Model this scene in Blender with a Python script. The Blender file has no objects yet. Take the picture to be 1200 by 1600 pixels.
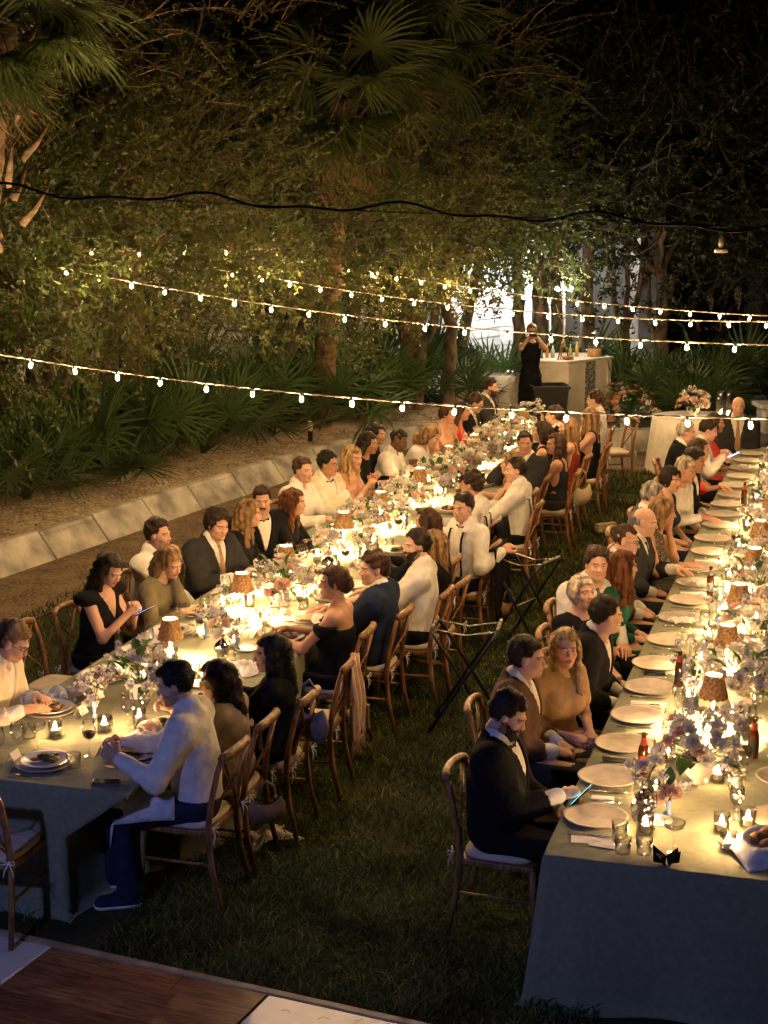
import bpy, math, random
import numpy as np
from mathutils import Vector, Matrix

random.seed(7); rng = np.random.default_rng(7)
S = bpy.context.scene; C = S.collection
PI = math.pi; R = math.radians

# ---------------------------------------------------------------- camera
cam = bpy.data.cameras.new('camera'); camo = bpy.data.objects.new('camera', cam); C.objects.link(camo)
CAM_H = 3.9
camo.location = (0, 0, CAM_H); camo.rotation_euler = (R(90) - math.atan(510 / 2500), 0, 0)
cam.sensor_fit = 'VERTICAL'; cam.sensor_height = 36; cam.lens = 2500 / 1600 * 36
cam.clip_start = .05; cam.clip_end = 400
S.camera = camo
# ---------------------------------------------------------------- night sky
W = bpy.data.worlds.new('World'); S.world = W; W.use_nodes = True
nt = W.node_tree; bgn = nt.nodes['Background']
sky = nt.nodes.new('ShaderNodeTexSky'); sky.sky_type = 'NISHITA'; sky.sun_disc = False
sky.sun_elevation = R(-4); sky.sun_rotation = R(200); sky.altitude = 0
nt.links.new(sky.outputs[0], bgn.inputs[0]); bgn.inputs[1].default_value = .05
S.view_settings.view_transform = 'Standard'; S.view_settings.look = 'None'
S.view_settings.exposure = .95; S.view_settings.gamma = 1; S.view_settings.use_curve_mapping = False
S.cycles.use_denoising = True
S.cycles.max_bounces = 6; S.cycles.diffuse_bounces = 3; S.cycles.transparent_max_bounces = 24
S.cycles.glossy_bounces = 2; S.cycles.transmission_bounces = 4
S.cycles.caustics_reflective = False; S.cycles.caustics_refractive = False
S.cycles.sample_clamp_indirect = 3; S.cycles.use_light_tree = True
# blue stage light of the dance floor, standing behind the camera
bl = bpy.data.lights.new('stage_light', 'SPOT'); blo = bpy.data.objects.new('stage_light', bl); C.objects.link(blo)
bl.color = (.32, .38, 1.0); bl.energy = 250; bl.spot_size = R(70); bl.spot_blend = .9; bl.shadow_soft_size = .12
blo.location = (-3.4, 2.6, 4.3)
blo.rotation_euler = (Vector((-.6, 7.3, .2)) - Vector(blo.location)).to_track_quat('-Z', 'Y').to_euler()

# warm garden uplight at the foot of the corner palm (its fixture is built with the palm)
gl = bpy.data.lights.new('garden_uplight', 'SPOT'); glo = bpy.data.objects.new('garden_uplight', gl); C.objects.link(glo)
gl.color = (1., .70, .36); gl.energy = 900; gl.spot_size = R(42); gl.spot_blend = .6; gl.shadow_soft_size = .05
glo.location = (-3.9, 10.9, .40); glo.rotation_euler = (Vector((-2.75, 12.8, 5.2)) - Vector(glo.location)).to_track_quat('-Z', 'Y').to_euler()
# ---------------------------------------------------------------- frame of the two tables
YAW = R(16.4)
U = np.array([math.sin(YAW), math.cos(YAW)]); V = np.array([math.cos(YAW), -math.sin(YAW)])
def ts(t, s, z=0.): # t metres along the tables, s metres across
    p = t * U + s * V
    return Vector((p[0], p[1], z))
FACE_R = -PI / 2 - YAW   # rotation of a thing that faces +s
FACE_L = PI / 2 - YAW    # faces -s

# ---------------------------------------------------------------- helpers
def tag(o, label=None, cat=None, group=None, kind=None):
    if label: o['label'] = label
    if cat: o['category'] = cat
    if group: o['group'] = group
    if kind: o['kind'] = kind
    return o
def empty(name, loc, rz=0, label=None, cat=None, group=None):
    o = bpy.data.objects.new(name, None); C.objects.link(o); o.empty_display_size = .1
    o.location = loc; o.rotation_euler = (0, 0, rz)
    return tag(o, label, cat, group)
def mesh(name, v, f, mats, smooth=True, tint=None, fmat=None):
    me = bpy.data.meshes.new(name)
    v = np.asarray(v, np.float32)
    if isinstance(f, np.ndarray):
        n = len(f); k = f.shape[1]
        me.vertices.add(len(v)); me.vertices.foreach_set('co', v.ravel())
        me.loops.add(n * k); me.loops.foreach_set('vertex_index', f.astype(np.int32).ravel())
        me.polygons.add(n); me.polygons.foreach_set('loop_start', np.arange(0, n * k, k, dtype=np.int32))
        me.polygons.foreach_set('loop_total', np.full(n, k, np.int32))
        me.update(calc_edges=True)
    else:
        me.from_pydata([tuple(map(float, p)) for p in v], [], [tuple(map(int, q)) for q in f]); me.update()
    for m in (mats if isinstance(mats, (list, tuple)) else [mats]): me.materials.append(m)
    me.polygons.foreach_set('use_smooth', np.full(len(me.polygons), bool(smooth)))
    if fmat is not None: me.polygons.foreach_set('material_index', np.asarray(fmat, np.int32))
    if tint is not None:
        a = me.color_attributes.new('tint', 'FLOAT_COLOR', 'POINT')
        a.data.foreach_set('color', np.c_[tint, np.ones(len(tint))].astype(np.float32).ravel())
    return me
def link(name, me, parent=None, loc=None, rot=None):
    o = bpy.data.objects.new(name, me); C.objects.link(o)
    if parent: o.parent = parent
    if loc is not None: o.location = loc
    if rot is not None: o.rotation_euler = rot
    return o
def obj(name, v, f, mats, parent=None, smooth=True, loc=None, rot=None, **k):
    return link(name, mesh(name, v, f, mats, smooth, **k), parent, loc, rot)
KIDS = {}
def copy_tree(o, parent=None):
    c = o.copy(); C.objects.link(c)
    if parent: c.parent = parent
    for ch in list(o.children): copy_tree(ch, c)
    return c
class MB:
    """collects shapes of ONE piece"""
    def __init__(s): s.v = []; s.f = []; s.m = []
    def add(s, v, f, m=0):
        n = len(s.v); s.v += [tuple(p) for p in v]; s.f += [tuple(i + n for i in q) for q in f]; s.m += [m] * len(f); return s
    def box(s, c, d, rz=0, m=0, tilt=None):
        x, y, z = (k / 2 for k in d)
        p = [Vector((a * x, b * y, e * z)) for e in (-1, 1) for a, b in ((-1, -1), (1, -1), (1, 1), (-1, 1))]
        M = Matrix.Rotation(rz, 3, 'Z')
        if tilt is not None: M = M @ tilt
        return s.add([M @ q + Vector(c) for q in p], [(3, 2, 1, 0), (4, 5, 6, 7), (0, 1, 5, 4), (1, 2, 6, 5), (2, 3, 7, 6), (3, 0, 4, 7)], m)
    def tube(s, pts, r, n=8, m=0, cap=True, flat=1.):
        pts = [Vector(p) for p in pts]; K = len(pts)
        rr = r if hasattr(r, '__len__') else [r] * K
        v = []; f = []; up = None
        for i, p in enumerate(pts):
            d = (pts[min(i + 1, K - 1)] - pts[max(i - 1, 0)]).normalized()
            if up is None: up = Vector((0, 0, 1)) if abs(d.z) < .9 else Vector((0, 1, 0))
            a = d.cross(up).normalized(); b = a.cross(d).normalized(); up = b
            for j in range(n):
                t = 2 * PI * j / n; v.append(p + (a * math.cos(t) + b * math.sin(t) * flat) * rr[i])
        for i in range(K - 1):
            for j in range(n):
                k = (j + 1) % n; f.append((i * n + j, i * n + k, i * n + n + k, i * n + n + j))
        if cap: f.append(tuple(range(n - 1, -1, -1))); f.append(tuple(range((K - 1) * n, K * n)))
        return s.add(v, f, m)
    def lathe(s, prof, n=20, c=(0, 0, 0), m=0, fn=None):
        v = []; f = []
        for i, (r, z) in enumerate(prof):
            for j in range(n):
                t = 2 * PI * j / n; q = r if fn is None else fn(r, z, t, i)
                zz = z
                if isinstance(q, tuple): q, zz = q
                v.append((c[0] + q * math.cos(t), c[1] + q * math.sin(t), c[2] + zz))
        for i in range(len(prof) - 1):
            for j in range(n):
                k = (j + 1) % n; f.append((i * n + j, i * n + k, i * n + n + k, i * n + n + j))
        return s.add(v, f, m)
    def ell(s, c, r, n=12, k=8, m=0):
        pr = [(math.sin(PI * i / k) + 1e-4, -math.cos(PI * i / k)) for i in range(k + 1)]
        v = [(c[0] + r[0] * q * math.cos(2 * PI * j / n), c[1] + r[1] * q * math.sin(2 * PI * j / n), c[2] + r[2] * z) for q, z in pr for j in range(n)]
        f = [(i * n + j, i * n + (j + 1) % n, i * n + n + (j + 1) % n, i * n + n + j) for i in range(k) for j in range(n)]
        return s.add(v, f, m)
    def mesh(s, name, mats, smooth=True): return mesh(name, s.v, s.f, mats, smooth, fmat=s.m)
    def build(s, name, mats, parent=None, smooth=True, loc=None, rot=None): return link(name, s.mesh(name, mats, smooth), parent, loc, rot)
def bevel(o, w=.004, seg=2):
    m = o.modifiers.new('bevel', 'BEVEL'); m.width = w; m.segments = seg; m.limit_method = 'ANGLE'; m.angle_limit = R(40); return o

# ---------------------------------------------------------------- materials
MATS = {}
def mat(name, col, rough=.6, var=.15, scale=8., bump=0., bscale=60., spec=.4, metal=0., trans=0., tint=False, sheen=0., col2=None, stretch=None, detail=4., ao=None):
    if name in MATS: return MATS[name]
    m = bpy.data.materials.new(name); m.use_nodes = True; MATS[name] = m
    n = m.node_tree.nodes; l = m.node_tree.links; b = n['Principled BSDF']
    b.inputs['Roughness'].default_value = rough; b.inputs['Metallic'].default_value = metal
    b.inputs['Specular IOR Level'].default_value = spec
    if sheen: b.inputs['Sheen Weight'].default_value = sheen
    tc = n.new('ShaderNodeTexCoord'); src = tc.outputs['Object']
    if stretch:
        mp = n.new('ShaderNodeMapping'); mp.inputs['Scale'].default_value = stretch; l.new(src, mp.inputs[0]); src = mp.outputs[0]
    no = n.new('ShaderNodeTexNoise'); no.inputs['Scale'].default_value = scale; no.inputs['Detail'].default_value = detail; l.new(src, no.inputs['Vector'])
    mx = n.new('ShaderNodeMix'); mx.data_type = 'RGBA'
    c2 = col2 or tuple(max(0, c * (1 - 2 * var)) for c in col)
    c1 = col if col2 else tuple(min(1, c * (1 + var)) for c in col)
    mx.inputs[6].default_value = (*c1, 1); mx.inputs[7].default_value = (*c2, 1)
    rp = n.new('ShaderNodeMapRange'); rp.inputs[1].default_value = .35; rp.inputs[2].default_value = .65
    l.new(no.outputs[0], rp.inputs[0]); l.new(rp.outputs[0], mx.inputs[0]); out = mx.outputs[2]
    if tint:
        at = n.new('ShaderNodeAttribute'); at.attribute_name = 'tint'
        mu = n.new('ShaderNodeMix'); mu.data_type = 'RGBA'; mu.blend_type = 'MULTIPLY'; mu.inputs[0].default_value = 1
        l.new(out, mu.inputs[6]); l.new(at.outputs[0], mu.inputs[7]); out = mu.outputs[2]
    l.new(out, b.inputs['Base Color'])
    if bump:
        nb = n.new('ShaderNodeTexNoise'); nb.inputs['Scale'].default_value = bscale; nb.inputs['Detail'].default_value = 3; l.new(src, nb.inputs['Vector'])
        bu = n.new('ShaderNodeBump'); bu.inputs['Strength'].default_value = min(1, bump); bu.inputs['Distance'].default_value = .01
        l.new(nb.outputs[0], bu.inputs['Height']); l.new(bu.outputs[0], b.inputs['Normal'])
    if trans:
        tr = n.new('ShaderNodeBsdfTranslucent'); l.new(out, tr.inputs[0])
        ms = n.new('ShaderNodeMixShader'); ms.inputs[0].default_value = trans
        l.new(b.outputs[0], ms.inputs[1]); l.new(tr.outputs[0], ms.inputs[2]); l.new(ms.outputs[0], n['Material Output'].inputs[0])
    return m
def emit(name, col, strength, sample=True):
    m = bpy.data.materials.new(name); m.use_nodes = True; n = m.node_tree.nodes; n.remove(n['Principled BSDF'])
    e = n.new('ShaderNodeEmission'); e.inputs[0].default_value = (*col, 1); e.inputs[1].default_value = strength
    m.node_tree.links.new(e.outputs[0], n['Material Output'].inputs[0])
    m.cycles.emission_sampling = 'AUTO' if sample else 'NONE'
    return m
def glass(name, col=(1, 1, 1), f=1.):
    m = bpy.data.materials.new(name); m.use_nodes = True; n = m.node_tree.nodes; l = m.node_tree.links; n.remove(n['Principled BSDF'])
    t = n.new('ShaderNodeBsdfTransparent'); t.inputs[0].default_value = (*col, 1)
    g = n.new('ShaderNodeBsdfGlossy'); g.inputs['Roughness'].default_value = .03
    fr = n.new('ShaderNodeLayerWeight'); fr.inputs[0].default_value = .5
    pw = n.new('ShaderNodeMath'); pw.operation = 'POWER'; pw.inputs[1].default_value = 3.; l.new(fr.outputs['Facing'], pw.inputs[0])
    ad = n.new('ShaderNodeMath'); ad.operation = 'MULTIPLY_ADD'; ad.inputs[1].default_value = .95 * f; ad.inputs[2].default_value = .10; l.new(pw.outputs[0], ad.inputs[0])
    ms = n.new('ShaderNodeMixShader'); l.new(ad.outputs[0], ms.inputs[0]); l.new(t.outputs[0], ms.inputs[1]); l.new(g.outputs[0], ms.inputs[2])
    l.new(ms.outputs[0], n['Material Output'].inputs[0]); return m
WARM = (1., .61, .26)
M = dict(
    wood=mat('chair_wood', (.26, .125, .045), .42, .3, 6, .15, 40, stretch=(8, 8, 1)),
    cushion=mat('cushion_cloth', (.55, .48, .38), .9, .08, 10, .2, 200),
    cloth=mat('sage_linen', (.195, .21, .14), .9, .06, 30, .5, 9, spec=.15, sheen=.1),
    white_linen=mat('white_linen', (.62, .58, .52), .9, .06, 10, .2, 200),
    napkin=mat('napkin_linen', (.66, .66, .66), .9, .08, 20, .3, 120),
    ceramic=mat('ceramic', (.75, .73, .70), .18, .03, 10),
    charger=mat('charger_clay', (.44, .375, .31), .5, .1, 14, .1, 90),
    silver=mat('silver', (.75, .73, .70), .2, .05, 10, metal=1.),
    dark=mat('black_metal', (.012, .012, .014), .4, .1, 10),
    strapw=mat('webbing', (.28, .25, .20), .8, .1, 30),
    paper=mat('card_paper', (.75, .72, .66), .8, .04, 10),
    rattan=mat('rattan', (.40, .25, .12), .7, .3, 60, .3, 150, trans=.2),
    wax=mat('wax', (.8, .74, .6), .5, .03, 10, trans=.4),
    stem_white=mat('lamp_white', (.75, .72, .66), .4, .03),
    bulb=emit('bulb_glow', WARM, 1450.),
    lampglow=emit('lamp_glow', (1., .64, .30), 7000.),
    disc=emit('lamp_disc', (1., .72, .40), 10.),
    flame=emit('candle_flame', (1., .56, .22), 980.),
    glass=glass('clear_glass'),
    wine=mat('red_wine', (.05, .004, .006), .1, .05),
    water=glass('water', (.93, .95, .95), 1.2),
    amber=mat('amber_glass', (.10, .03, .006), .08, .1, spec=.6),
    stone=mat('limestone_slab', (.45, .425, .38), .9, .26, 3.2, .6, 60, detail=9),
    bark=mat('bark', (.12, .085, .055), .9, .35, 9, .9, 30, stretch=(1, 1, .4)),
    palmbark=mat('palm_bark', (.18, .115, .065), .9, .3, 8, .9, 25, stretch=(1, 1, 2)),
    twig=mat('twig_bark', (.26, .18, .10), .9, .3, 9),
    twigd=mat('twig_bark_dark', (.11, .08, .045), .9, .3, 9),
    leaf=mat('leaf_green', (.068, .102, .026), .5, .4, 3, trans=.4, col2=(.04, .062, .016)),
    leafb=mat('leaf_olive', (.10, .112, .03), .5, .4, 3, trans=.3, col2=(.05, .066, .018)),
    fanhi=mat('cabbage_palm_green', (.10, .135, .04), .5, .3, 3, trans=.35, col2=(.07, .085, .028)),
    leafsh=mat('leaf_shaded', (.022, .030, .010), .55, .4, 3, trans=.2, col2=(.010, .014, .005)),  # shade of the tall and far trees put into the leaf colour
    fan=mat('palmetto_green', (.07, .125, .04), .45, .3, 3, trans=.2, col2=(.045, .075, .026)),
    fand=mat('dead_frond', (.20, .13, .06), .8, .3, 5, trans=.2),
    fleaf=mat('flower_leaf', (.045, .11, .025), .5, .3, 12, trans=.25),
    fwhite=mat('petal_white', (.80, .77, .70), .7, .08, 30, trans=.25),
    fblue=mat('petal_blue', (.50, .52, .66), .7, .2, 30, trans=.25),
    flilac=mat('petal_lilac', (.66, .60, .64), .7, .2, 30, trans=.25),
    fpink=mat('petal_pink', (.72, .45, .38), .7, .15, 30, trans=.25),
    famber=mat('petal_amber', (.30, .15, .06), .7, .25, 30, trans=.2),
    fpeach=mat('petal_peach', (.62, .34, .18), .7, .2, 30, trans=.25),
)
# ---------------------------------------------------------------- soft-solid modelling: distance fields meshed on a grid
f4 = np.float32
def smin(a, b, k):
    h = np.clip(.5 + .5 * (b - a) / k, 0, 1); return b + (a - b) * h - k * h * (1 - h)
def smax(a, b, k): return -smin(-a, -b, k)
def cone(P, a, b, ra, rb):
    a = np.asarray(a, f4); ba = np.asarray(b, f4) - a; dd = float(ba @ ba) + 1e-9
    x, y, z = P[0] - a[0], P[1] - a[1], P[2] - a[2]
    h = np.clip((x * ba[0] + y * ba[1] + z * ba[2]) / dd, 0, 1)
    return np.sqrt((x - ba[0] * h) ** 2 + (y - ba[1] * h) ** 2 + (z - ba[2] * h) ** 2) - (ra + (rb - ra) * h)
def ell(P, c, r, Rm=None):
    x, y, z = P[0] - f4(c[0]), P[1] - f4(c[1]), P[2] - f4(c[2])
    if Rm is not None:
        x, y, z = (x * f4(Rm[0][i]) + y * f4(Rm[1][i]) + z * f4(Rm[2][i]) for i in range(3))
    x = x / f4(r[0]); y = y / f4(r[1]); z = z / f4(r[2])
    k0 = np.sqrt(x * x + y * y + z * z); k1 = np.sqrt((x / r[0]) ** 2 + (y / r[1]) ** 2 + (z / r[2]) ** 2) + 1e-6
    return k0 * (k0 - 1) / k1
def grid(lo, hi, h):
    ax = [np.arange(lo[i], hi[i] + h, h, dtype=f4) for i in range(3)]
    return np.meshgrid(*ax, indexing='ij'), np.array(lo, f4)
def nets(D, o, h):
    """naive surface nets -> verts, quads"""
    n = np.array(D.shape); ins = D < 0
    cs = [(i, j, k) for i in (0, 1) for j in (0, 1) for k in (0, 1)]
    cnt = np.zeros(n - 1, np.int8)
    for i, j, k in cs: cnt += ins[i:n[0] - 1 + i, j:n[1] - 1 + j, k:n[2] - 1 + k]
    I, J, K = np.nonzero((cnt > 0) & (cnt < 8))
    idx = np.full(n - 1, -1, np.int32); idx[I, J, K] = np.arange(len(I))
    val = {c: D[I + c[0], J + c[1], K + c[2]] for c in cs}
    acc = np.zeros((len(I), 3), f4); num = np.zeros(len(I), f4)
    for a in cs:
        for d in range(3):
            if a[d]: continue
            b = list(a); b[d] = 1; b = tuple(b)
            va, vb = val[a], val[b]; m = (va < 0) != (vb < 0)
            t = np.where(m, va / (va - vb + 1e-12), 0); p = np.tile(np.array(a, f4), (len(I), 1)); p[:, d] = t
            acc += np.where(m[:, None], p, 0); num += m
    v = (np.c_[I, J, K] + acc / np.maximum(num, 1)[:, None]) * h + o
    q = []
    for d in range(3):
        s0 = [slice(None)] * 3; s1 = [slice(None)] * 3; s0[d] = slice(0, -1); s1[d] = slice(1, None)
        A = ins[tuple(s0)]; B = ins[tuple(s1)]
        e1, e2 = (d + 1) % 3, (d + 2) % 3
        for flip, mk in ((False, A & ~B), (True, ~A & B)):
            p = np.array(np.nonzero(mk)).T
            p = p[(p[:, e1] > 0) & (p[:, e2] > 0) & (p[:, e1] < n[e1] - 1) & (p[:, e2] < n[e2] - 1)]
            if not len(p): continue
            def g(x, y):
                r = p.copy(); r[:, e1] -= x; r[:, e2] -= y; return idx[r[:, 0], r[:, 1], r[:, 2]]
            f = np.c_[g(1, 1), g(0, 1), g(0, 0), g(1, 0)]
            q.append(f[:, ::-1] if flip else f)
    return v, np.concatenate(q).astype(np.int32) if q else np.zeros((0, 4), np.int32)
def lerp(a, b, t): return tuple(a[i] + (b[i] - a[i]) * t for i in range(3))

# ---------------------------------------------------------------- heads and hands (made once, joined into every body)
def head_mesh(h, male):
    P, o = grid((-.11, -.13, -.20), (.11, .135, .14), h)
    w = 1 if male else .95
    D = ell(P, (0, -.015, .028), (.075 * w, .096, .090))
    D = smin(D, ell(P, (0, .024, -.04), (.060 * w, .068, .082)), .03)
    D = smin(D, ell(P, (0, .062, -.098), (.024 if male else .018, .024, .020)), .03)
    if male:
        for s in (-1, 1): D = smin(D, ell(P, (s * .045, .012, -.075), (.02, .035, .03)), .025)
    D = smin(D, cone(P, (0, -.03, -.08), (0, -.045, -.2), .054 if male else .046, .058 if male else .05), .03)
    for s in (-1, 1):
        D = smin(D, ell(P, (s * .036, .058, -.028), (.024, .024, .022)), .02)
        D = smax(D, -ell(P, (s * .031, .098, .004), (.016, .012, .010)), .012)
        D = smin(D, ell(P, (s * .031, .0765, .002), (.0125,) * 3), .003)
        D = smin(D, cone(P, (s * .012, .090, .020), (s * .046, .074, .020), .008, .006), .014)
        D = smin(D, ell(P, (s * .076 * w, -.008, -.006), (.009, .020, .032)), .008)
        D = smin(D, ell(P, (s * .011, .098, -.033), (.0085, .010, .008)), .006)
    D = smin(D, cone(P, (0, .084, .010), (0, .104, -.030), .0075, .0110), .012)
    D = smin(D, ell(P, (0, .088, -.060), (.024, .009, .0065)), .006)
    D = smin(D, ell(P, (0, .085, -.073), (.020, .010, .007)), .006)
    D = smax(D, -ell(P, (0, .099, -.0665), (.022, .008, .0018)), .003)
    v, q = nets(D, o, h)
    t = np.ones((len(v), 3), f4)
    x, y, z = np.abs(v[:, 0]), v[:, 1], v[:, 2]
    fr = y > .06
    d = np.sqrt((x / .026) ** 2 + ((z + .066) / .014) ** 2); t[fr & (d < 1)] = (.86, .52, .50) if male else (.80, .34, .34)
    d = np.sqrt((x - .031) ** 2 + (z - .002) ** 2); e = fr & (d < .0125) & (np.abs(z - .002) < .0068)
    t[e] = (1.1, 1.2, 1.35); t[e & (d < .0062)] = (.06, .05, .04); t[fr & ~e & (d < .0145) & (z > .004) & (z < .013)] *= .45 if not male else .6
    br = fr & (x > .012) & (x < .05) & (np.abs(z - .0215 + .12 * np.abs(x - .034)) < .0052); t[br] = (.36, .30, .27)
    ck = np.sqrt(((x - .042) / .022) ** 2 + ((z + .033) / .022) ** 2); t[:, 1:] *= (1 - .14 * np.clip(1 - ck, 0, 1) * (y > .02))[:, None]
    return v, q, t
HEADS = {(m, hh): head_mesh(hh, m) for m in (True, False) for hh in (.0048, .0075)}
def hand_mesh(h, curl, spread=1.):
    P, o = grid((-.085, -.03, -.11), (.085, .215, .05), h)
    D = smin(ell(P, (-.004, .052, 0), (.042, .052, .017)), cone(P, (0, -.03, 0), (0, .03, 0), .027, .026), .02)
    for i, (x, L, r) in enumerate(((-.031, .066, .0078), (-.010, .078, .0088), (.012, .084, .0092), (.033, .076, .0088))):
        p = np.array((x * .95, .09 - abs(i - 1.8) * .006, 0.)); a = -.12; sp = (x / .035) * .10 * spread
        D = smin(D, cone(P, (x * .6, .05, 0), p, .012, r * 1.1), .010)
        for kk, fr in enumerate((.45, .31, .24)):
            a -= curl * (1, 1.15, .8)[kk]
            qn = p + L * fr * np.array((math.sin(sp) * max(.2, math.cos(a)), math.cos(a) * math.cos(sp), math.sin(a)))
            D = smin(D, cone(P, p, qn, r * (1 - .08 * kk), r * (.94 - .1 * kk)), .004); p = qn
    a = np.array((.028, .022, -.004)); b = np.array((.062, .055, -.018)); c = np.array((.058 - .01 * curl, .086, -.030 - .012 * curl)); d = np.array((.046 - .012 * curl, .108, -.038 - .018 * curl))
    D = smin(D, cone(P, a, b, .016, .0125), .012); D = smin(D, cone(P, b, c, .012, .0105), .005); D = smin(D, cone(P, c, d, .0103, .0085), .004)
    v, q = nets(D, o, h); return v, q
HANDS = {(k, hh): hand_mesh(hh, cv) for k, cv in (('flat', .16), ('curl', .62), ('grip', .95)) for hh in (.0045, .007)}
def skinmat(name, c):
    m = mat('skin_' + name, c, .5, .06, 25, .08, 300, tint=True); m.node_tree.nodes['Principled BSDF'].inputs['Subsurface Weight'].default_value = .12
    m.node_tree.nodes['Principled BSDF'].inputs['Subsurface Radius'].default_value = (.012, .005, .003); return m
SKIN = dict(fair=(.55, .33, .235), tan=(.44, .235, .15), olive=(.38, .21, .125), brown=(.12, .058, .032))
HAIR = dict(black=(.012, .009, .008), dark=(.028, .016, .010), brown=(.06, .030, .016), chest=(.10, .042, .018), auburn=(.16, .055, .018), blond=(.42, .27, .12), dirty=(.26, .155, .07), grey=(.30, .27, .24), fairgrey=(.50, .42, .32))
CLOTH = dict(white=(.66, .64, .61), ivory=(.66, .60, .47), black=(.010, .010, .012), navy=(.020, .028, .055), charcoal=(.03, .03, .032), grey=(.10, .10, .105), brownsuit=(.09, .05, .032), red=(.42, .030, .020), coral=(.60, .06, .045), rust=(.28, .045, .025), green=(.012, .085, .055), champagne=(.36, .235, .13), beige=(.36, .28, .20), olive=(.15, .13, .08), cream=(.52, .45, .36), print=(.12, .10, .08), blush=(.45, .26, .19), tan=(.30, .19, .11))
def clothmat(c):
    return mat('fabric_' + c, CLOTH[c], .9, .07 if c != 'print' else .6, 18 if c != 'print' else 70, .55, 28, spec=.06 if max(CLOTH[c]) < .06 else .2)
def hairmat(c): return mat('hair_' + c, HAIR[c], .5, .4, 30, .6, 160, spec=.22, stretch=(1, 1, .12))

def rot(rx=0, ry=0, rz=0):
    return np.array(Matrix.Rotation(rz, 3, 'Z') @ Matrix.Rotation(rx, 3, 'X') @ Matrix.Rotation(ry, 3, 'Y'))
def hair_mesh(style, male, seed, h):
    r = np.random.default_rng(seed)
    long = style in ('long', 'curly', 'wavy', 'half', 'bob')
    P, o = grid((-.15, -.19, -.50 if style in ('long', 'curly', 'half') else -.26), (.15, .13, .17), h)
    X, Y, Z = P
    wob = .0035 * np.sin(55 * X + 20 * Z + seed) + .003 * np.sin(70 * Y + 33 * X + seed * 2) + .0025 * np.sin(95 * Z + 40 * Y)
    cap = ell(P, (0, -.02, .033), (.083, .105, .097))
    if style == 'balding':
        D = smax(cap + .005, Z - .035, .01); D = smax(D, Y - .02, .01); D = smax(D, -.06 - Z, .01); return nets(D + wob * .5, o, h)
    # face opening: forehead line then temples
    face = np.maximum(np.minimum(Y - .025 - .35 * np.abs(X), .062 + .25 * (.05 - np.abs(X)) - Z), -(.30 + Z))
    if male:
        thick = {'buzz': .006, 'short': -.006, 'wavym': -.014, 'curlym': -.016}.get(style, 0)
        D = cap + thick - (.008 * np.clip((Z - .06) / .06, 0, 1))
        D = smax(D, face, .012); low = -.055 if style in ('wavym', 'curlym') else -.045
        ear = ell(P, (0, 0, -.012), (.2, .03, .035)); D = smax(D, -ear, .008)
        D = smax(D, (low - Z) + np.clip(Y + .03, 0, 1) * 1.2, .012)
        return nets(D + wob * (2.4 if style in ('curlym', 'wavym') else 1.2), o, h)
    D = cap - .008; D = smax(D, face, .012)
    D = smax(D, (-.06 - Z) + np.clip(Y + .02, 0, 1) * .9, .012)
    if style == 'shortf':   # cropped full hair
        D = smin(smax(ell(P, (0, -.03, .02), (.098, .112, .112)), face, .012), D, .02); D = smax(D, -.085 - Z, .015)
    if style == 'bun':
        D = smin(D, ell(P, (0, -.115, .055), (.042, .042, .04)), .015)
    if style == 'updo':
        D = smin(D, ell(P, (0, -.10, -.01), (.062, .055, .07)), .03)
    if long:
        L = {'long': -.40, 'curly': -.36, 'wavy': -.22, 'half': -.44, 'bob': -.13}[style]
        back = cone(P, (0, -.055, .02), (0, -.105, L), .092, .062 if L < -.2 else .085)
        back = smax(back, -(.052 - np.sqrt(X * X + (Y + .035) ** 2)) * 0 - 9, .01)
        for s in (-1, 1):
            back = smin(back, cone(P, (s * .078, -.02, .0), (s * .098, -.045, L * .8), .030, .034), .03)
            if style in ('long', 'curly', 'half') and r.random() < .75:
                back = smin(back, cone(P, (s * .082, .012, -.02), (s * .088, .045, L * (.6 + .3 * r.random())), .022, .026), .02)
        D = smin(D, smax(back, face, .012), .02)
        w2 = .0045 * np.sin(75 * X + 10 * np.sin(9 * Z + seed)) + .003 * np.sin(120 * X + 60 * Y)
        if style == 'curly': w2 = w2 + .012 * np.sin(60 * Z + 40 * X + 9 * np.sin(30 * Y)) * np.sin(50 * X + 20 * Z)
        if style == 'wavy': w2 = w2 + .006 * np.sin(45 * Z + 30 * X)
        D = D + w2 * np.clip((.09 - Z) / .1, 0, 1)
    # keep the face clear
    D = smax(D, -ell(P, (0, .105, -.035), (.062, .09, .088)), .012)
    return nets(D + wob, o, h)

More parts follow.
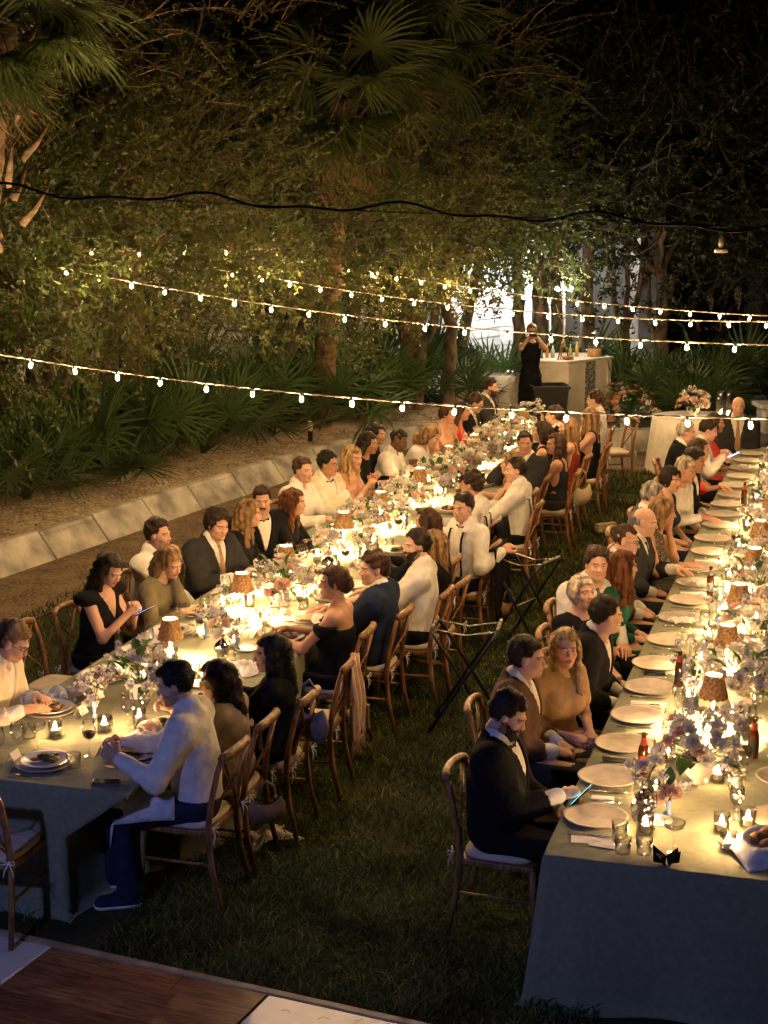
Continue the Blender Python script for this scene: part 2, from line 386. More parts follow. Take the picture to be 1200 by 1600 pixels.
def strands(v, q, seed, near, style):
    """loose locks lying on the hair so its outline and sheen break up"""
    if not len(q): return v, q
    r = np.random.default_rng(seed); n = 1000 if near else 220
    if style == 'balding': n //= 6
    if style == 'buzz': n //= 2
    i = r.integers(0, len(q), n); c = v[q[i]].mean(1)
    nn = np.cross(v[q[i, 2]] - v[q[i, 0]], v[q[i, 3]] - v[q[i, 1]]); nn /= np.linalg.norm(nn, axis=1)[:, None] + 1e-9
    d = np.c_[c[:, 0] * 2.5, -.35 - 2 * np.clip(c[:, 1], -.1, .1) * 0 + np.zeros(n), np.where(c[:, 2] > .09, -.25, -1.)] + r.normal(0, .28 if style not in ('curly', 'curlym', 'wavym', 'wavy') else .55, (n, 3))
    d -= nn * (d * nn).sum(1)[:, None]; d /= np.linalg.norm(d, axis=1)[:, None] + 1e-9
    w = np.cross(d, nn); L = (.018 + .03 * r.random((n, 1))) * (1.5 if style in ('long', 'half', 'curly', 'wavy', 'bob') else .75 if style != 'buzz' else .35); wd = .0016 + .0022 * r.random((n, 1)); lift = .003 + .013 * r.random((n, 1)) ** 3
    a = c - d * L * .5; b = c + nn * .0035; e = c + d * L * .6 + nn * lift
    vv = np.stack([a, b - w * wd, e, b + w * wd], 1).reshape(-1, 3)
    return np.concatenate([v, vv]), np.concatenate([q, (np.arange(n * 4).reshape(-1, 4) + len(v)).astype(np.int32)])
SEAT = .47
PEOPLE = {}
def person(key, label, t, s, face, hz=1.22, hx=None, male=True, skin='fair', hair=('short', 'dark'), wear='shirt', top='white', low='black', lean=None,
           near=False, hyaw=0, hpitch=0, byaw=0, twist=0, hands=('table', 'table'), beard=None, tie=None, extras=(), stand=False, hroll=0, seat_d=None, sleeve=None, neck=None, size=1., group='guests at the long tables'):
    """t, s, hz = where the head is; the pelvis follows from the lean"""
    h = .0125 if near else .019
    k = (1. if male else .94) * size; sw = (.194 if male else .160) * size; wy = 1. if male else .9
    piv = np.array((0, 0, (.955 * k if stand else .56)))
    HL = .69 * k
    # lean that puts the head at height hz, or the one asked for
    if lean is None: lean = 8
    la = R(lean); Rt = rot(-la, 0, R(twist))
    def up(x, y, z): return piv + Rt @ np.array((x, y, z * k))
    hd = up(0, .065, .685)
    # pelvis in the world
    rz = face + R(byaw)
    cw, sn = math.cos(rz), math.sin(rz)
    hw = ts(t, s)
    bx, by = hw.x - (cw * hd[0] - sn * hd[1]), hw.y - (sn * hd[0] + cw * hd[1])
    base = Vector((bx, by, 0))
    dz = hz - hd[2]                       # a cushion's worth of slack: sit taller or shorter
    kz = 1 + dz / .69
    k *= kz; hd = up(0, .065, .685)
    shoulders = [up(-sw, .0, .465), up(sw, .0, .465)]
    hips = [np.array((-.088, .01, piv[2])), np.array((.088, .01, piv[2]))]
    sp = .10 if male else .06
    if stand:
        knees = [np.array((x * .09, .03, .50)) for x in (-1, 1)]; ank = [np.array((x * .095, -.02, .08)) for x in (-1, 1)]
    else:
        knees = [np.array((x * (sp + .02), .44, .55)) for x in (-1, 1)]; ank = [np.array((x * (sp + .03), .43 + .05 * x, .09)) for x in (-1, 1)]
    # arms: targets of the wrists in the local frame
    def target(code, sd):
        if isinstance(code, tuple): return np.array((code[0], code[1], code[2])), (code[3] if len(code) > 3 else 'flat')
        return {'table': (np.array((sd * .15, .40, .825)), 'flat'), 'tablein': (np.array((sd * .08, .40, .83)), 'curl'), 'lap': (np.array((sd * .07, .27, .665)), 'curl'),
                'phone': (np.array((sd * .05, .33, .92)), 'grip'), 'eat': (np.array((sd * .12, .42, .86)), 'grip'), 'knee': (np.array((sd * .13, .30, .66)), 'flat'),
                'chin': (np.array((sd * .06, .22, 1.06)), 'grip'), 'clap': (np.array((sd * .03, .34, .98)), 'flat'), 'side': (np.array((sd * .30, -.16, .86)), 'curl'),
                'camera': (np.array((sd * .05, .20, 1.56)), 'grip'), 'hang': (np.array((sd * .26, .05, .86)), 'curl')}[code]
    arms = []
    for i, sd in enumerate((-1, 1)):
        w, hp = target(hands[i], sd); a = shoulders[i]; l1, l2 = .29 * size, .255 * size
        d = w - a; L = np.linalg.norm(d)
        if L > l1 + l2 - .01: w = a + d / L * (l1 + l2 - .01); d = w - a; L = np.linalg.norm(d)
        aa = (l1 * l1 - l2 * l2 + L * L) / (2 * L); hh = math.sqrt(max(1e-6, l1 * l1 - aa * aa))
        pole = np.array((sd * .55, -.5, -.8)); n = d / L; pole = pole - n * (pole @ n); pole /= np.linalg.norm(pole)
        e = a + n * aa + pole * hh; arms.append((a, e, w, hp))
    lo = np.array((-.48, -.42, 0.)); hi = np.array((.48, .62, 1.14 + (.42 if stand else 0)))
    pts = np.array([x for a in arms for x in a[:3]] + [hd, *shoulders]); lo = np.minimum(lo * (1, .5, 1), pts.min(0) - .12); hi = np.maximum(hi * (1, .2, .5), pts.max(0) + .1)
    lo[2] = 0; hi[1] = max(hi[1], .66 if not stand else .25); hi[2] = up(0, 0, .62)[2] + .08; hi[2] = max(hi[2], pts[:6, 2].max() + .1)
    lo[0] = min(lo[0], -.27); hi[0] = max(hi[0], .27); lo[1] = min(lo[1], -.2)
    P, o = grid(lo, hi, h)
    T = {}
    T['pel'] = ell(P, piv + (0, 0, .02), (.168 * size if male else .172 * size, .122, .13))
    T['waist'] = ell(P, up(0, .0, .17), ((.148 if male else .122) * size, .112 * wy, .17 * k), Rt)
    T['chest'] = ell(P, up(0, .01, .335), ((.178 if male else .148) * size, .125 * wy, .19 * k), Rt)
    T['sh'] = cone(P, shoulders[0] * .85 + shoulders[1] * .15, shoulders[0] * .15 + shoulders[1] * .85, .068 if male else .055, .068 if male else .055)
    neck0, neck1 = up(0, -.005, .46), hd + Rt @ np.array((0, -.04, -.07))
    T['neck'] = cone(P, neck0, neck1, .062 if male else .05, .052 if male else .044)
    core = T['pel']
    for n_, kk in (('waist', .06), ('chest', .06), ('sh', .06)): core = smin(core, T[n_], kk)
    if not male:
        for x in (-1, 1): core = smin(core, ell(P, up(x * .07, .095, .30), (.062, .06, .062)), .04)
    m = 1. if male else .84
    A1 = []; A2 = []
    for a, e, w, hp in arms:
        A1.append(cone(P, a, e, .051 * m, .042 * m)); A2.append(cone(P, e, w, .043 * m, .029 * m))
    Lg = []; Sh = []
    for i in (0, 1):
        Lg.append(cone(P, hips[i], knees[i], .088, .062)); Sh.append(smin(cone(P, knees[i], ank[i], .058, .042), ell(P, knees[i] * .55 + ank[i] * .45 - (0, .02, 0), (.05, .055, .12)), .03))
    legs = smin(smin(Lg[0], Lg[1], .03), smin(Sh[0], Sh[1], .01), .03)
    arm_all = smin(smin(A1[0], A2[0], .02), smin(A1[1], A2[1], .02), .01)
    up_body = smin(smin(core, T['neck'], .05), arm_all, .04)
    feet = None
    for i, x in enumerate((-1, 1)):
        f = cone(P, ank[i] + (0, -.02, -.045), ank[i] + (x * .02, .15, -.055), .042, .036); feet = f if feet is None else np.minimum(feet, f)
    body = smin(smin(up_body, legs, .04), feet, .03)
    v, q = nets(body, o, h); t_ = np.ones((len(v), 3), f4)
    # leave out thighs that trousers or skirt cover
    cv = v[q].mean(1)
    hid = (cv[:, 2] < piv[2] + .12) & (cv[:, 2] > .14) & (np.abs(cv[:, 0]) < .24) & (cv[:, 1] < .6)
    for a in arms: hid &= np.linalg.norm(cv - a[2], axis=1) > .14
    if not extras or 'bareleg' not in extras: q = q[~hid]
    Vs, Qs, Ts = [v], [q], [t_]; nv = len(v)
    def join(vv, qq, tt):
        nonlocal nv
        Vs.append(vv); Qs.append(qq + nv); Ts.append(tt); nv += len(vv)
    # head
    Rh = rot(-la * .35 + R(hpitch), R(hroll), R(hyaw + twist)); hs = (.945 if male else .915)
    hv, hq, ht = HEADS[(male, .0048 if near else .0075)]
    ht = ht.copy()
    if beard:
        x, y, z = np.abs(hv[:, 0]), hv[:, 1], hv[:, 2]
        bz = (z < -.035 - .25 * np.clip(y - .05, 0, 1)) & (z > -.125) & (y > -.005) | ((x > .05) & (y > -.01) & (y < .03) & (z < -.02) & (z > -.1)); bz |= (y > .07) & (z < -.042) & (z > -.056) & (x < .03)
        bz &= ~((x < .022) & (z > -.078) & (z < -.056))
        ht[bz] = ht[bz] * (.30 if beard != 'stubble' else .62)
    join((hv * hs) @ Rh.T + hd, hq, ht)
    for i, (a, e, w, hp) in enumerate(arms):
        hv2, hq2 = HANDS[(hp, .0045 if near else .007)]
        hv2 = hv2.copy()
        sd = (-1, 1)[i]
        if sd == 1: hv2[:, 0] *= -1; hq2 = hq2[:, ::-1]
        hv2 *= 1.03 if male else .93
        y = (w - e) / np.linalg.norm(w - e)
        if hands[i] in ('table', 'knee', 'tablein', 'lap') or hp == 'flat' and not hands[i] == 'clap': y = y * .55 + np.array((-sd * .35, .75, -.12)); y /= np.linalg.norm(y)
        zz = np.array((sd * .25, 0, 1.)) if hands[i] not in ('phone', 'eat', 'camera', 'clap', 'chin', 'hang') else np.array((sd * 1., .1, .35))
        zz = zz - y * (zz @ y); zz /= np.linalg.norm(zz); xx = np.cross(y, zz)
        hv2 = hv2 @ np.array((xx, y, zz)) + w
        join(hv2, hq2, np.tile(np.array((1., .93, .90), f4), (len(hv2), 1)))
    root = link('person', mesh('person_body', np.concatenate(Vs), np.concatenate(Qs), skinmat(skin, SKIN[skin]), tint=np.concatenate(Ts)), None, base, (0, 0, rz))
    tag(root, label, 'person', group)
    seed = sum(map(ord, key))
    X, Y, Z = P
    wr = -.0055 + (.4 if near else .5) * (.0035 * np.sin(34 * (X + .5 * Z) + seed) * np.sin(27 * Z - 18 * Y + seed * .7) + .003 * np.sin(46 * Z + 30 * X + 17 * Y + seed)); wr = wr.astype(f4)
    rdg = lambda p, a: a * (1 - np.abs(np.sin(p))) ** 3
    wr = wr - (rdg(15 * X + 2.2 * np.sin(9 * Z + seed) + 3 * Y, .007) * np.clip((1.02 - Z) * 3, 0, 1) * np.clip((Z - .5) * 6, 0, 1) + rdg(24 * Z + 14 * Y + 2.5 * np.sin(13 * X + seed), .0055) * np.clip((np.abs(X) - .14) * 12, 0, 1)).astype(f4)
    # torso frame coordinates
    pz = [P[i] - f4(piv[i]) for i in range(3)]
    TX, TY, TZ = (pz[0] * f4(Rt[0][i]) + pz[1] * f4(Rt[1][i]) + pz[2] * f4(Rt[2][i]) for i in range(3)); TZ = TZ / f4(k)
    def part(name, D, mt, lbl=None):
        v, q = nets(D, o, h)
        if len(q) == 0: return None
        ob = obj(name, v, q, mt, root)
        return ob
    def sleeves(frac, off, u_off=None):
        D = None
        for (a, e, w, hp) in arms:
            if frac <= 1: d = cone(P, a, lerp(a, e, frac), .055 * m + off, (.055 - .012 * frac) * m + off + .004)
            else: d = smin(cone(P, a, e, .055 * m + off, .043 * m + off), cone(P, e, lerp(e, w, frac - 1), .043 * m + off, (.043 - .014 * (frac - 1)) * m + off * .45), .02)
            D = d if D is None else np.minimum(D, d)
        return D
    collar = cone(P, up(0, -.012, .47), up(0, .006, .552), .076 if male else .06, .069 if male else .06)
    if wear in ('shirt', 'tux', 'suit'):
        SL = sleeve if sleeve else 1.93
        D = smin(smin(smin(core - .010, ell(P, up(0, -.005, .20), ((.172 if male else .145) * size, .128, .25 * k), Rt), .05), sleeves(SL, .014), .07), collar - .004, .02)
        shirt0 = D
        D = smax(D, -cone(P, up(0, .07, .50), up(0, .075, .57), .022, .03), .008)   # open collar
        D = smax(D, f4(piv[2] + .02) - Z, .01)
        part('shirt', D + wr, clothmat(top if wear == 'shirt' else 'white'))
        if wear != 'shirt':
            J = smin(smin(core - .020, sleeves(1.84, .024), .045), shirt0 - .013, .01)
            for (a, e, w, hp) in arms: J = np.maximum(J, -(cone(P, lerp(e, w, .84), lerp(e, w, 1.4), .075, .09)))
            J = smax(J, f4(piv[2] - .03) - Z, .01)
            wdg = np.maximum(np.abs(TX) - np.clip((TZ - .20) * .26, 0, .085) + np.where(TZ < .2, .02, 0), -(TY - .02))
            J = smax(J, -wdg, .006); J = smax(J, -(cone(P, up(0, -.005, .455), up(0, .02, .60), .068, .085)), .006)
            part('jacket', J + wr, clothmat(top))
        elif 'vest' in extras:
            J = smax(core - .014, f4(piv[2] + .03) - Z, .01)
            J = smax(J, np.abs(TX) - (sw - .045) , .01)
            wdg = np.maximum(np.abs(TX) - np.clip((TZ - .24) * .3, 0, .085), -(TY - .02)); J = smax(J, -wdg, .006); J = smax(J, TZ - .45, .01)
            part('waistcoat', J, clothmat('charcoal'))
    elif wear == 'blouse':
        D = smin(core - .008, sleeves(sleeve or 1.9, .010), .04); D = smax(D, f4(piv[2] - .02) - Z, .01)
        D = smax(D, -(cone(P, up(0, .01, .475), up(0, .03, .60), .062, .085)), .01)
        part('blouse', D + wr, clothmat(top))
    elif wear == 'dress':
        nk = neck or 'straps'
        D = core - .008
        if sleeve: D = smin(D, sleeves(sleeve, .010), .035)
        if nk == 'straps':
            topz = np.where(np.abs(np.abs(TX) - .085) < .022, .60, .375 + .03 * np.clip(np.abs(TX) / .1, 0, 1)); D = smax(D, TZ - topz.astype(f4), .008)
            D = smax(D, np.abs(TX) - (sw - .035), .008)
        elif nk == 'off':
            D = smin(smax(D, TZ - .375, .008), smax(smin(cone(P, shoulders[0] * .95 + arms[0][1] * .05, lerp(arms[0][0], arms[0][1], .35), .066, .062), cone(P, arms[1][0], lerp(arms[1][0], arms[1][1], .35), .066, .062), .01), TZ - .41, .008), .02)
        elif nk == 'v':
            wdg = np.maximum(np.abs(TX) - np.clip((TZ - .29) * .42, 0, .09), -(TY - .02)); D = smax(D, -wdg, .006)
            D = smax(D, -(cone(P, up(0, .0, .475), up(0, .03, .60), .066, .09)), .01)
            if not sleeve: D = smax(D, np.abs(TX) - (sw - .01), .01)
        else:
            D = smax(D, -(cone(P, up(0, .0, .485), up(0, .03, .60), .058, .085)), .01)
            if not sleeve: D = smax(D, np.abs(TX) - (sw - .005), .01)
        if 'cap' in extras:
            for x in (-1, 1): D = smin(D, smax(ell(P, shoulders[(x + 1) // 2] + (x * .02, 0, .02), (.085, .085, .05)), -Z + f4(shoulders[0][2] - .03), .01), .02)
        part('dress', D + wr * .8, clothmat(top))
    bot = low if wear != 'dress' else top
    if wear in ('dress',) or 'skirt' in extras:
        if stand: Lw = cone(P, piv + (0, 0, -.02), (0, 0, .12), .17, .20)
        else:
            Lw = smin(smin(Lg[0], Lg[1], .12) - .016, cone(P, (0, .40, .52), (0, .42, .20), .13, .17), .08); Lw = smin(Lw, T['pel'] - .014, .05)
        Lw = smax(Lw, Z - f4(piv[2] + .03), .02)
        part('skirt', Lw + wr * 1.6 + (.006 * np.sin(60 * X + 6 * Z)).astype(f4) * np.clip((.5 - Z) * 4, 0, 1), clothmat(bot))
    else:
        tr = smin(smin(Lg[0], Lg[1], .02) - .014, T['pel'] - .012, .04)
        shn = np.minimum(cone(P, knees[0], ank[0] + (0, 0, .0), .07, .062), cone(P, knees[1], ank[1], .07, .062))
        tr = smax(smin(tr, shn, .03), Z - f4(piv[2] + .045), .01)
        part('trousers', tr + wr, clothmat(low))
    sh = smax(feet - .008, Z - .11, .01)
    v, q = nets(np.maximum(sh, .004 - Z), o, h)
    if len(q): obj('shoes', v, q, clothmat('black') if 'sneaker' not in extras else clothmat('navy'), root)
    if 'sneaker' in extras:
        v, q = nets(np.maximum(smax(feet - .014, Z - .032, .006), .004 - Z), o, h)
        if len(q): obj('shoe_sole', v, q, clothmat('white'), root)
    # hair
    if hair:
        v, q = strands(*hair_mesh(hair[0], male, seed % 97, .0065 if near else .0105), seed, near, hair[0])
        obj('hair', (v * hs) @ Rh.T + hd, q, hairmat(hair[1]), root)
    def hp_(x, y, z): return Rh @ (np.array((x, y, z)) * hs) + hd
    if beard == 'full':
        Pg, og = grid((-.09, -.03, -.16), (.09, .13, .0), .0065 if near else .0105)
        D = smin(ell(Pg, (0, .03, -.052), (.066, .072, .086)), ell(Pg, (0, .066, -.106), (.034, .030, .03)), .03)
        D = smax(D, Pg[2] + .030 - np.clip(np.abs(Pg[0]) - .045, 0, 1) * 1.6, .01)
        D = smax(D, -ell(Pg, (0, .11, -.05), (.044, .035, .030)), .01)
        D = np.minimum(D, cone(Pg, (-.022, .094, -.053), (.022, .094, -.053), .0065, .0065))
        D = D + .003 * np.sin(140 * Pg[0]) * np.sin(90 * Pg[2])
        v, q = nets(D, og, .0065 if near else .0105); obj('beard', (v * hs) @ Rh.T + hd, q, hairmat(hair[1] if hair else 'dark'), root)
    if 'moustache' in extras:
        b = MB(); b.tube([hp_(-.030, .088, -.058), hp_(-.014, .100, -.050), hp_(0, .104, -.048), hp_(.014, .100, -.050), hp_(.030, .088, -.058)], [.004, .008, .007, .008, .004], 7); b.build('moustache', hairmat(hair[1]), root)
    if 'glasses' in extras:
        b = MB()
        for x in (-1, 1):
            b.tube([hp_(x * .033 + .022 * math.cos(a), .1, .001 + .018 * math.sin(a)) for a in np.linspace(0, 2 * PI, 13)], .0016, 5)
            b.tube([hp_(x * .055, .098, .004), hp_(x * .079, .0, .006)], .0016, 5)
        b.tube([hp_(-.011, .101, .004), hp_(.011, .101, .004)], .0018, 5); b.build('spectacles', M['dark'], root)
    if 'earring' in extras:
        b = MB()
        for x in (-1, 1): b.ell(hp_(x * .078, -.005, -.046), (.008,) * 3, 8, 6)
        b.build('earrings', M['ceramic'], root)
    if tie:
        b = MB()
        c = up(0, .088, .505)
        def tp(x, y, z): return piv + Rt @ np.array((x, y, z * k))
        if tie == 'bow':
            for x in (-1, 1):
                b.add([tp(x * .006, .098, .512), tp(x * .006, .098, .488), tp(x * .052, .094, .472), tp(x * .056, .094, .528), tp(x * .006, .086, .512), tp(x * .006, .086, .488), tp(x * .052, .082, .472), tp(x * .056, .082, .528)],
                      [(0, 1, 2, 3), (7, 6, 5, 4), (0, 4, 5, 1), (1, 5, 6, 2), (2, 6, 7, 3), (3, 7, 4, 0)])
            b.ell(tp(0, .096, .5), (.011, .009, .013), 8, 6); b.build('bow_tie', clothmat('black'), root, smooth=False)
        else:
            ys = [.106, .143, .166, .166, .155]; zs = [.505, .42, .33, .24, .16]; ws = [.014, .02, .03, .036, .03]
            vv = [tp(x * w_, y_ + e_, z_) for y_, z_, w_ in zip(ys, zs, ws) for x, e_ in ((-1, 0), (0, .007), (1, 0))]
            b.add(vv, [(i * 3 + j, i * 3 + j + 1, i * 3 + j + 4, i * 3 + j + 3) for i in range(4) for j in (0, 1)]); b.ell(tp(0, .1, .505), (.018, .012, .018), 8, 6)
            b.build('necktie', clothmat(tie), root)
    if 'braces' in extras:   # suspenders follow the shirt
        for x in (-1, 1):
            pts = []
            for a in np.linspace(0, 1, 15):
                if a < .5: xx, zz, sg = x * (.03 + .075 * (a / .5)), .04 + .43 * (a / .5), -1
                else: xx, zz, sg = x * .105, .47 - .40 * ((a - .5) / .5), 1
                ys = np.linspace(.25, 0, 60) * sg
                lp = [piv + Rt @ np.array((xx, y_, zz * k)) for y_ in ys]; Q = [np.array([p[i] for p in lp], f4) for i in range(3)]
                dd = ell(Q, piv + (0, 0, .02), (.168, .122, .13))
                for (c_, r_) in ((up(0, 0, .17), ((.148 if male else .122), .112, .17 * k)), (up(0, .01, .335), (.172, .122, .19 * k))): dd = smin(dd, ell(Q, c_, r_, Rt), .06)
                dd = smin(dd, cone(Q, shoulders[0] * .85 + shoulders[1] * .15, shoulders[0] * .15 + shoulders[1] * .85, .068, .068), .06) - .010; dd = smin(dd, ell(Q, up(0, -.005, .20), (.172 * size, .128, .25 * k), Rt), .05) - .024
                hit = np.nonzero(dd < 0)[0]; y0 = ys[hit[0]] if len(hit) else ys[-1]
                pts.append(piv + Rt @ np.array((xx, y0, zz * k + (.012 if .42 < a < .58 else 0))))
            b = MB(); n = len(pts)
            for i, p in enumerate(pts):
                tx = Rt @ np.array((.014, 0, 0)); b.v += [tuple(p - tx), tuple(p + tx)]
            b.f = [(2 * i, 2 * i + 1, 2 * i + 3, 2 * i + 2) for i in range(n - 1)]; b.m = [0] * (n - 1)
            so = b.build('suspender', clothmat('black'), root); md = so.modifiers.new('thick', 'SOLIDIFY'); md.thickness = .004; md.offset = 0
    PEOPLE[key] = dict(root=root, base=base, rz=rz, hands=[(base + Matrix.Rotation(rz, 3, 'Z') @ Vector(a[2])) for a in arms], label=label, t=t, s=s)
    return root
# ---------------------------------------------------------------- ground, lawn, gravel bed, dance floor
def ground_mat(name, c1, c2, c3, s1, s2, bump, bs):
    m = mat(name, c1, .95, 0, s1, bump, bs, spec=.15, col2=c2, detail=8)
    n = m.node_tree.nodes; l = m.node_tree.links; b = n['Principled BSDF']
    src = b.inputs['Base Color'].links[0].from_socket
    vo = n.new('ShaderNodeTexVoronoi'); vo.inputs['Scale'].default_value = s2
    tc = [x for x in n if x.type == 'TEX_COORD'][0]; l.new(tc.outputs['Object'], vo.inputs['Vector'])
    mr = n.new('ShaderNodeSeparateColor'); l.new(vo.outputs['Color'], mr.inputs[0])
    rp = n.new('ShaderNodeMapRange'); rp.inputs[1].default_value = .45; rp.inputs[2].default_value = .95; l.new(mr.outputs[0], rp.inputs[0])
    mx = n.new('ShaderNodeMix'); mx.data_type = 'RGBA'; l.new(rp.outputs[0], mx.inputs[0]); l.new(src, mx.inputs[6]); mx.inputs[7].default_value = (*c3, 1)
    l.new(mx.outputs[2], b.inputs['Base Color']); return m
sand = ground_mat('sandy_soil', (.19, .135, .085), (.09, .062, .038), (.26, .20, .14), 3, 55, .8, 45)
gravel = ground_mat('shell_gravel', (.36, .28, .19), (.17, .125, .08), (.52, .44, .33), 4, 38, 1., 35)
soil = ground_mat('lawn_soil', (.028, .030, .012), (.05, .04, .018), (.02, .03, .010), 5, 60, .8, 60)
g = obj('ground', [(-90, -30, 0), (90, -30, 0), (90, 150, 0), (-90, 150, 0)], [(0, 1, 2, 3)], sand); tag(g, kind='structure')
lawn = [ts(-2, -6.6), ts(-2, 8), ts(21.6, 8), ts(21.9, -2.4), ts(22.2, -6.2), ts(17, -6.3), ts(12.6, -7.1), ts(9, -7.3)]
g = obj('lawn', [(p.x, p.y, .012) for p in lawn], [tuple(range(len(lawn)))[::-1] if False else (0, 1, 2, 3, 4, 5, 6, 7)], soil); tag(g, kind='structure')
if g.data.polygons[0].normal.z < 0: g.data.flip_normals()
# grass blades
def grass(name, n, t0, t1, s0, s1, hgt, w, seed):
    r = np.random.default_rng(seed)
    t = t0 + (t1 - t0) * r.random(n) ** 1.25; s = s0 + (s1 - s0) * r.random(n)
    x = t * U[0] + s * V[0]; y = t * U[1] + s * V[1]
    dn = np.sin(x * 5.1 + 2 * np.sin(y * 3.3)) * np.sin(y * 4.3 + x) + .6 * np.sin(x * 13) * np.sin(y * 11 + 3 * x)
    k = (r.random(n) < .75 + .35 * dn) & ((x + .59) * .398 + (y - 7.24) * .918 > .03); x, y = x[k], y[k]; n = len(x); a = r.random(n) * 2 * PI
    hh = hgt * (.45 + .9 * r.random(n)); ln = hh * (.5 + 1.3 * r.random(n)); b = a + PI / 2
    la = r.random(n) * 2 * PI
    p0 = np.c_[x - w * np.cos(a), y - w * np.sin(a), np.full(n, .012)]; p1 = np.c_[x + w * np.cos(a), y + w * np.sin(a), np.full(n, .012)]
    mx, my = x + .45 * ln * np.cos(la), y + .45 * ln * np.sin(la)
    p2 = np.c_[mx + .7 * w * np.cos(a), my + .7 * w * np.sin(a), .012 + hh * .75]; p3 = np.c_[mx - .7 * w * np.cos(a), my - .7 * w * np.sin(a), .012 + hh * .75]
    p4 = np.c_[x + ln * np.cos(la), y + ln * np.sin(la), .012 + hh]
    v = np.stack([p0, p1, p2, p3, p4], 1).reshape(-1, 3); i = np.arange(n)[:, None] * 5
    f = np.concatenate([i + np.array([[0, 1, 2]]), i + np.array([[0, 2, 3]]), i + np.array([[3, 2, 4]])]).astype(np.int32)
    tn = np.repeat(np.where(r.random((n, 1)) < .28, np.array([[3.6, 2.6, 2.2]]), np.array([[1., 1., 1.]])) * (.6 + .8 * r.random((n, 1))), 5, 0)
    o = obj(name, v, f, mat('grass_blade', (.050, .075, .020), .7, .3, 2, trans=.25, tint=True, spec=.2), None, False, tint=tn); tag(o, 'short dark grass of the lawn around the tables', 'grass', kind='stuff'); return o
grass('grass', 120000, 5.2, 15, -3.6, -1., .045, .0035, 3)
grass('grass', 30000, 12, 22, -3.6, -1.2, .05, .006, 4)
grass('grass', 40000, 5, 15, -7.2, -4.0, .05, .0045, 5)
# gravel bed behind the low wall
wl = [(-5.2, 12.6), (-4.35, 14.65), (-3.88, 15.72), (-3.47, 16.60), (-3.06, 17.48), (-2.63, 18.39), (-2.21, 19.30), (-1.75, 20.2), (-1.3, 21.15), (-.8, 22.1), (-.25, 23.0), (.35, 23.85), (1.0, 24.6), (1.7, 25.3)]
def bed():
    v = []; f = []; nx = 26; r = np.random.default_rng(5)
    for (x, y) in wl:
        for j in range(nx):
            d = .2 + j * .55; z = .24 + .22 * (1 - math.exp(-d / 1.5)) + .035 * math.sin(3 * x + 2.3 * d) + .02 * r.standard_normal()
            v.append((x - d * .905, y + d * .425, z if j else .235))
    for i in range(len(wl) - 1):
        for j in range(nx - 1): a = i * nx + j; f.append((a, a + nx, a + nx + 1, a + 1))
    o = obj('gravel_bed', v, f, gravel); tag(o, kind='structure')
    if sum(p.normal.z for p in o.data.polygons) < 0: o.data.flip_normals()
bed()
def litter():
    r = np.random.default_rng(8); v = []; f = []
    for i in range(2600):
        k = r.uniform(1, len(wl) - 2.01); j = int(k); u = k - j; d = .3 + 2.4 * r.random() ** .7
        x = wl[j][0] + (wl[j + 1][0] - wl[j][0]) * u - d * .905; y = wl[j][1] + (wl[j + 1][1] - wl[j][1]) * u + d * .425
        z = .27 + .22 * (1 - math.exp(-d / 1.5)) + .03 * r.random(); a = r.random() * 6.3; s = r.uniform(.012, .035); t = r.uniform(-.4, .4)
        c, sn = math.cos(a) * s, math.sin(a) * s; n = len(v)
        v += [(x - c, y - sn, z), (x + sn * .4, y - c * .4, z + t * s), (x + c, y + sn, z + .3 * s), (x - sn * .4, y + c * .4, z - t * s * .3)]; f.append((n, n + 1, n + 2, n + 3))
    o = obj('leaf_litter', v, f, mat('dry_leaf', (.11, .065, .03), .8, .4, 4, col2=(.30, .22, .14)), None, False); tag(o, 'dry leaves and shell bits lying on the gravel bed', 'leaf litter', kind='stuff')
litter()
# low wall of leaning stone slabs
wall = empty('retaining_wall', (-2.6, 18.4, 0), 0, 'low curving wall of pale stone slabs holding back the gravel bed', 'low wall')
st_b = []
for i in range(len(wl) - 1):
    (x0, y0), (x1, y1) = wl[i], wl[i + 1]; dx, dy = x1 - x0, y1 - y0; L = math.hypot(dx, dy); dx /= L; dy /= L; gp = .012
    px, py = -dy, dx; hz = .285 + random.uniform(-.012, .012); bk = .24; ins = .07
    a0 = (x0 + dx * gp, y0 + dy * gp); a1 = (x1 - dx * gp, y1 - dy * gp)
    v = [(*a0, -.02), (*a1, -.02), (a1[0] + px * bk, a1[1] + py * bk, hz), (a0[0] + px * bk, a0[1] + py * bk, hz)]
    v += [(p[0] + px * .1, p[1] + py * .1, p[2] - .0) for p in v]
    v = [(p[0] + 2.6, p[1] - 18.4, p[2]) for p in v]
    o = obj('stone_slab', v, [(0, 1, 2, 3), (7, 6, 5, 4), (0, 4, 5, 1), (1, 5, 6, 2), (2, 6, 7, 3), (3, 7, 4, 0)], M['stone'], wall, False); bevel(o, .012, 2)
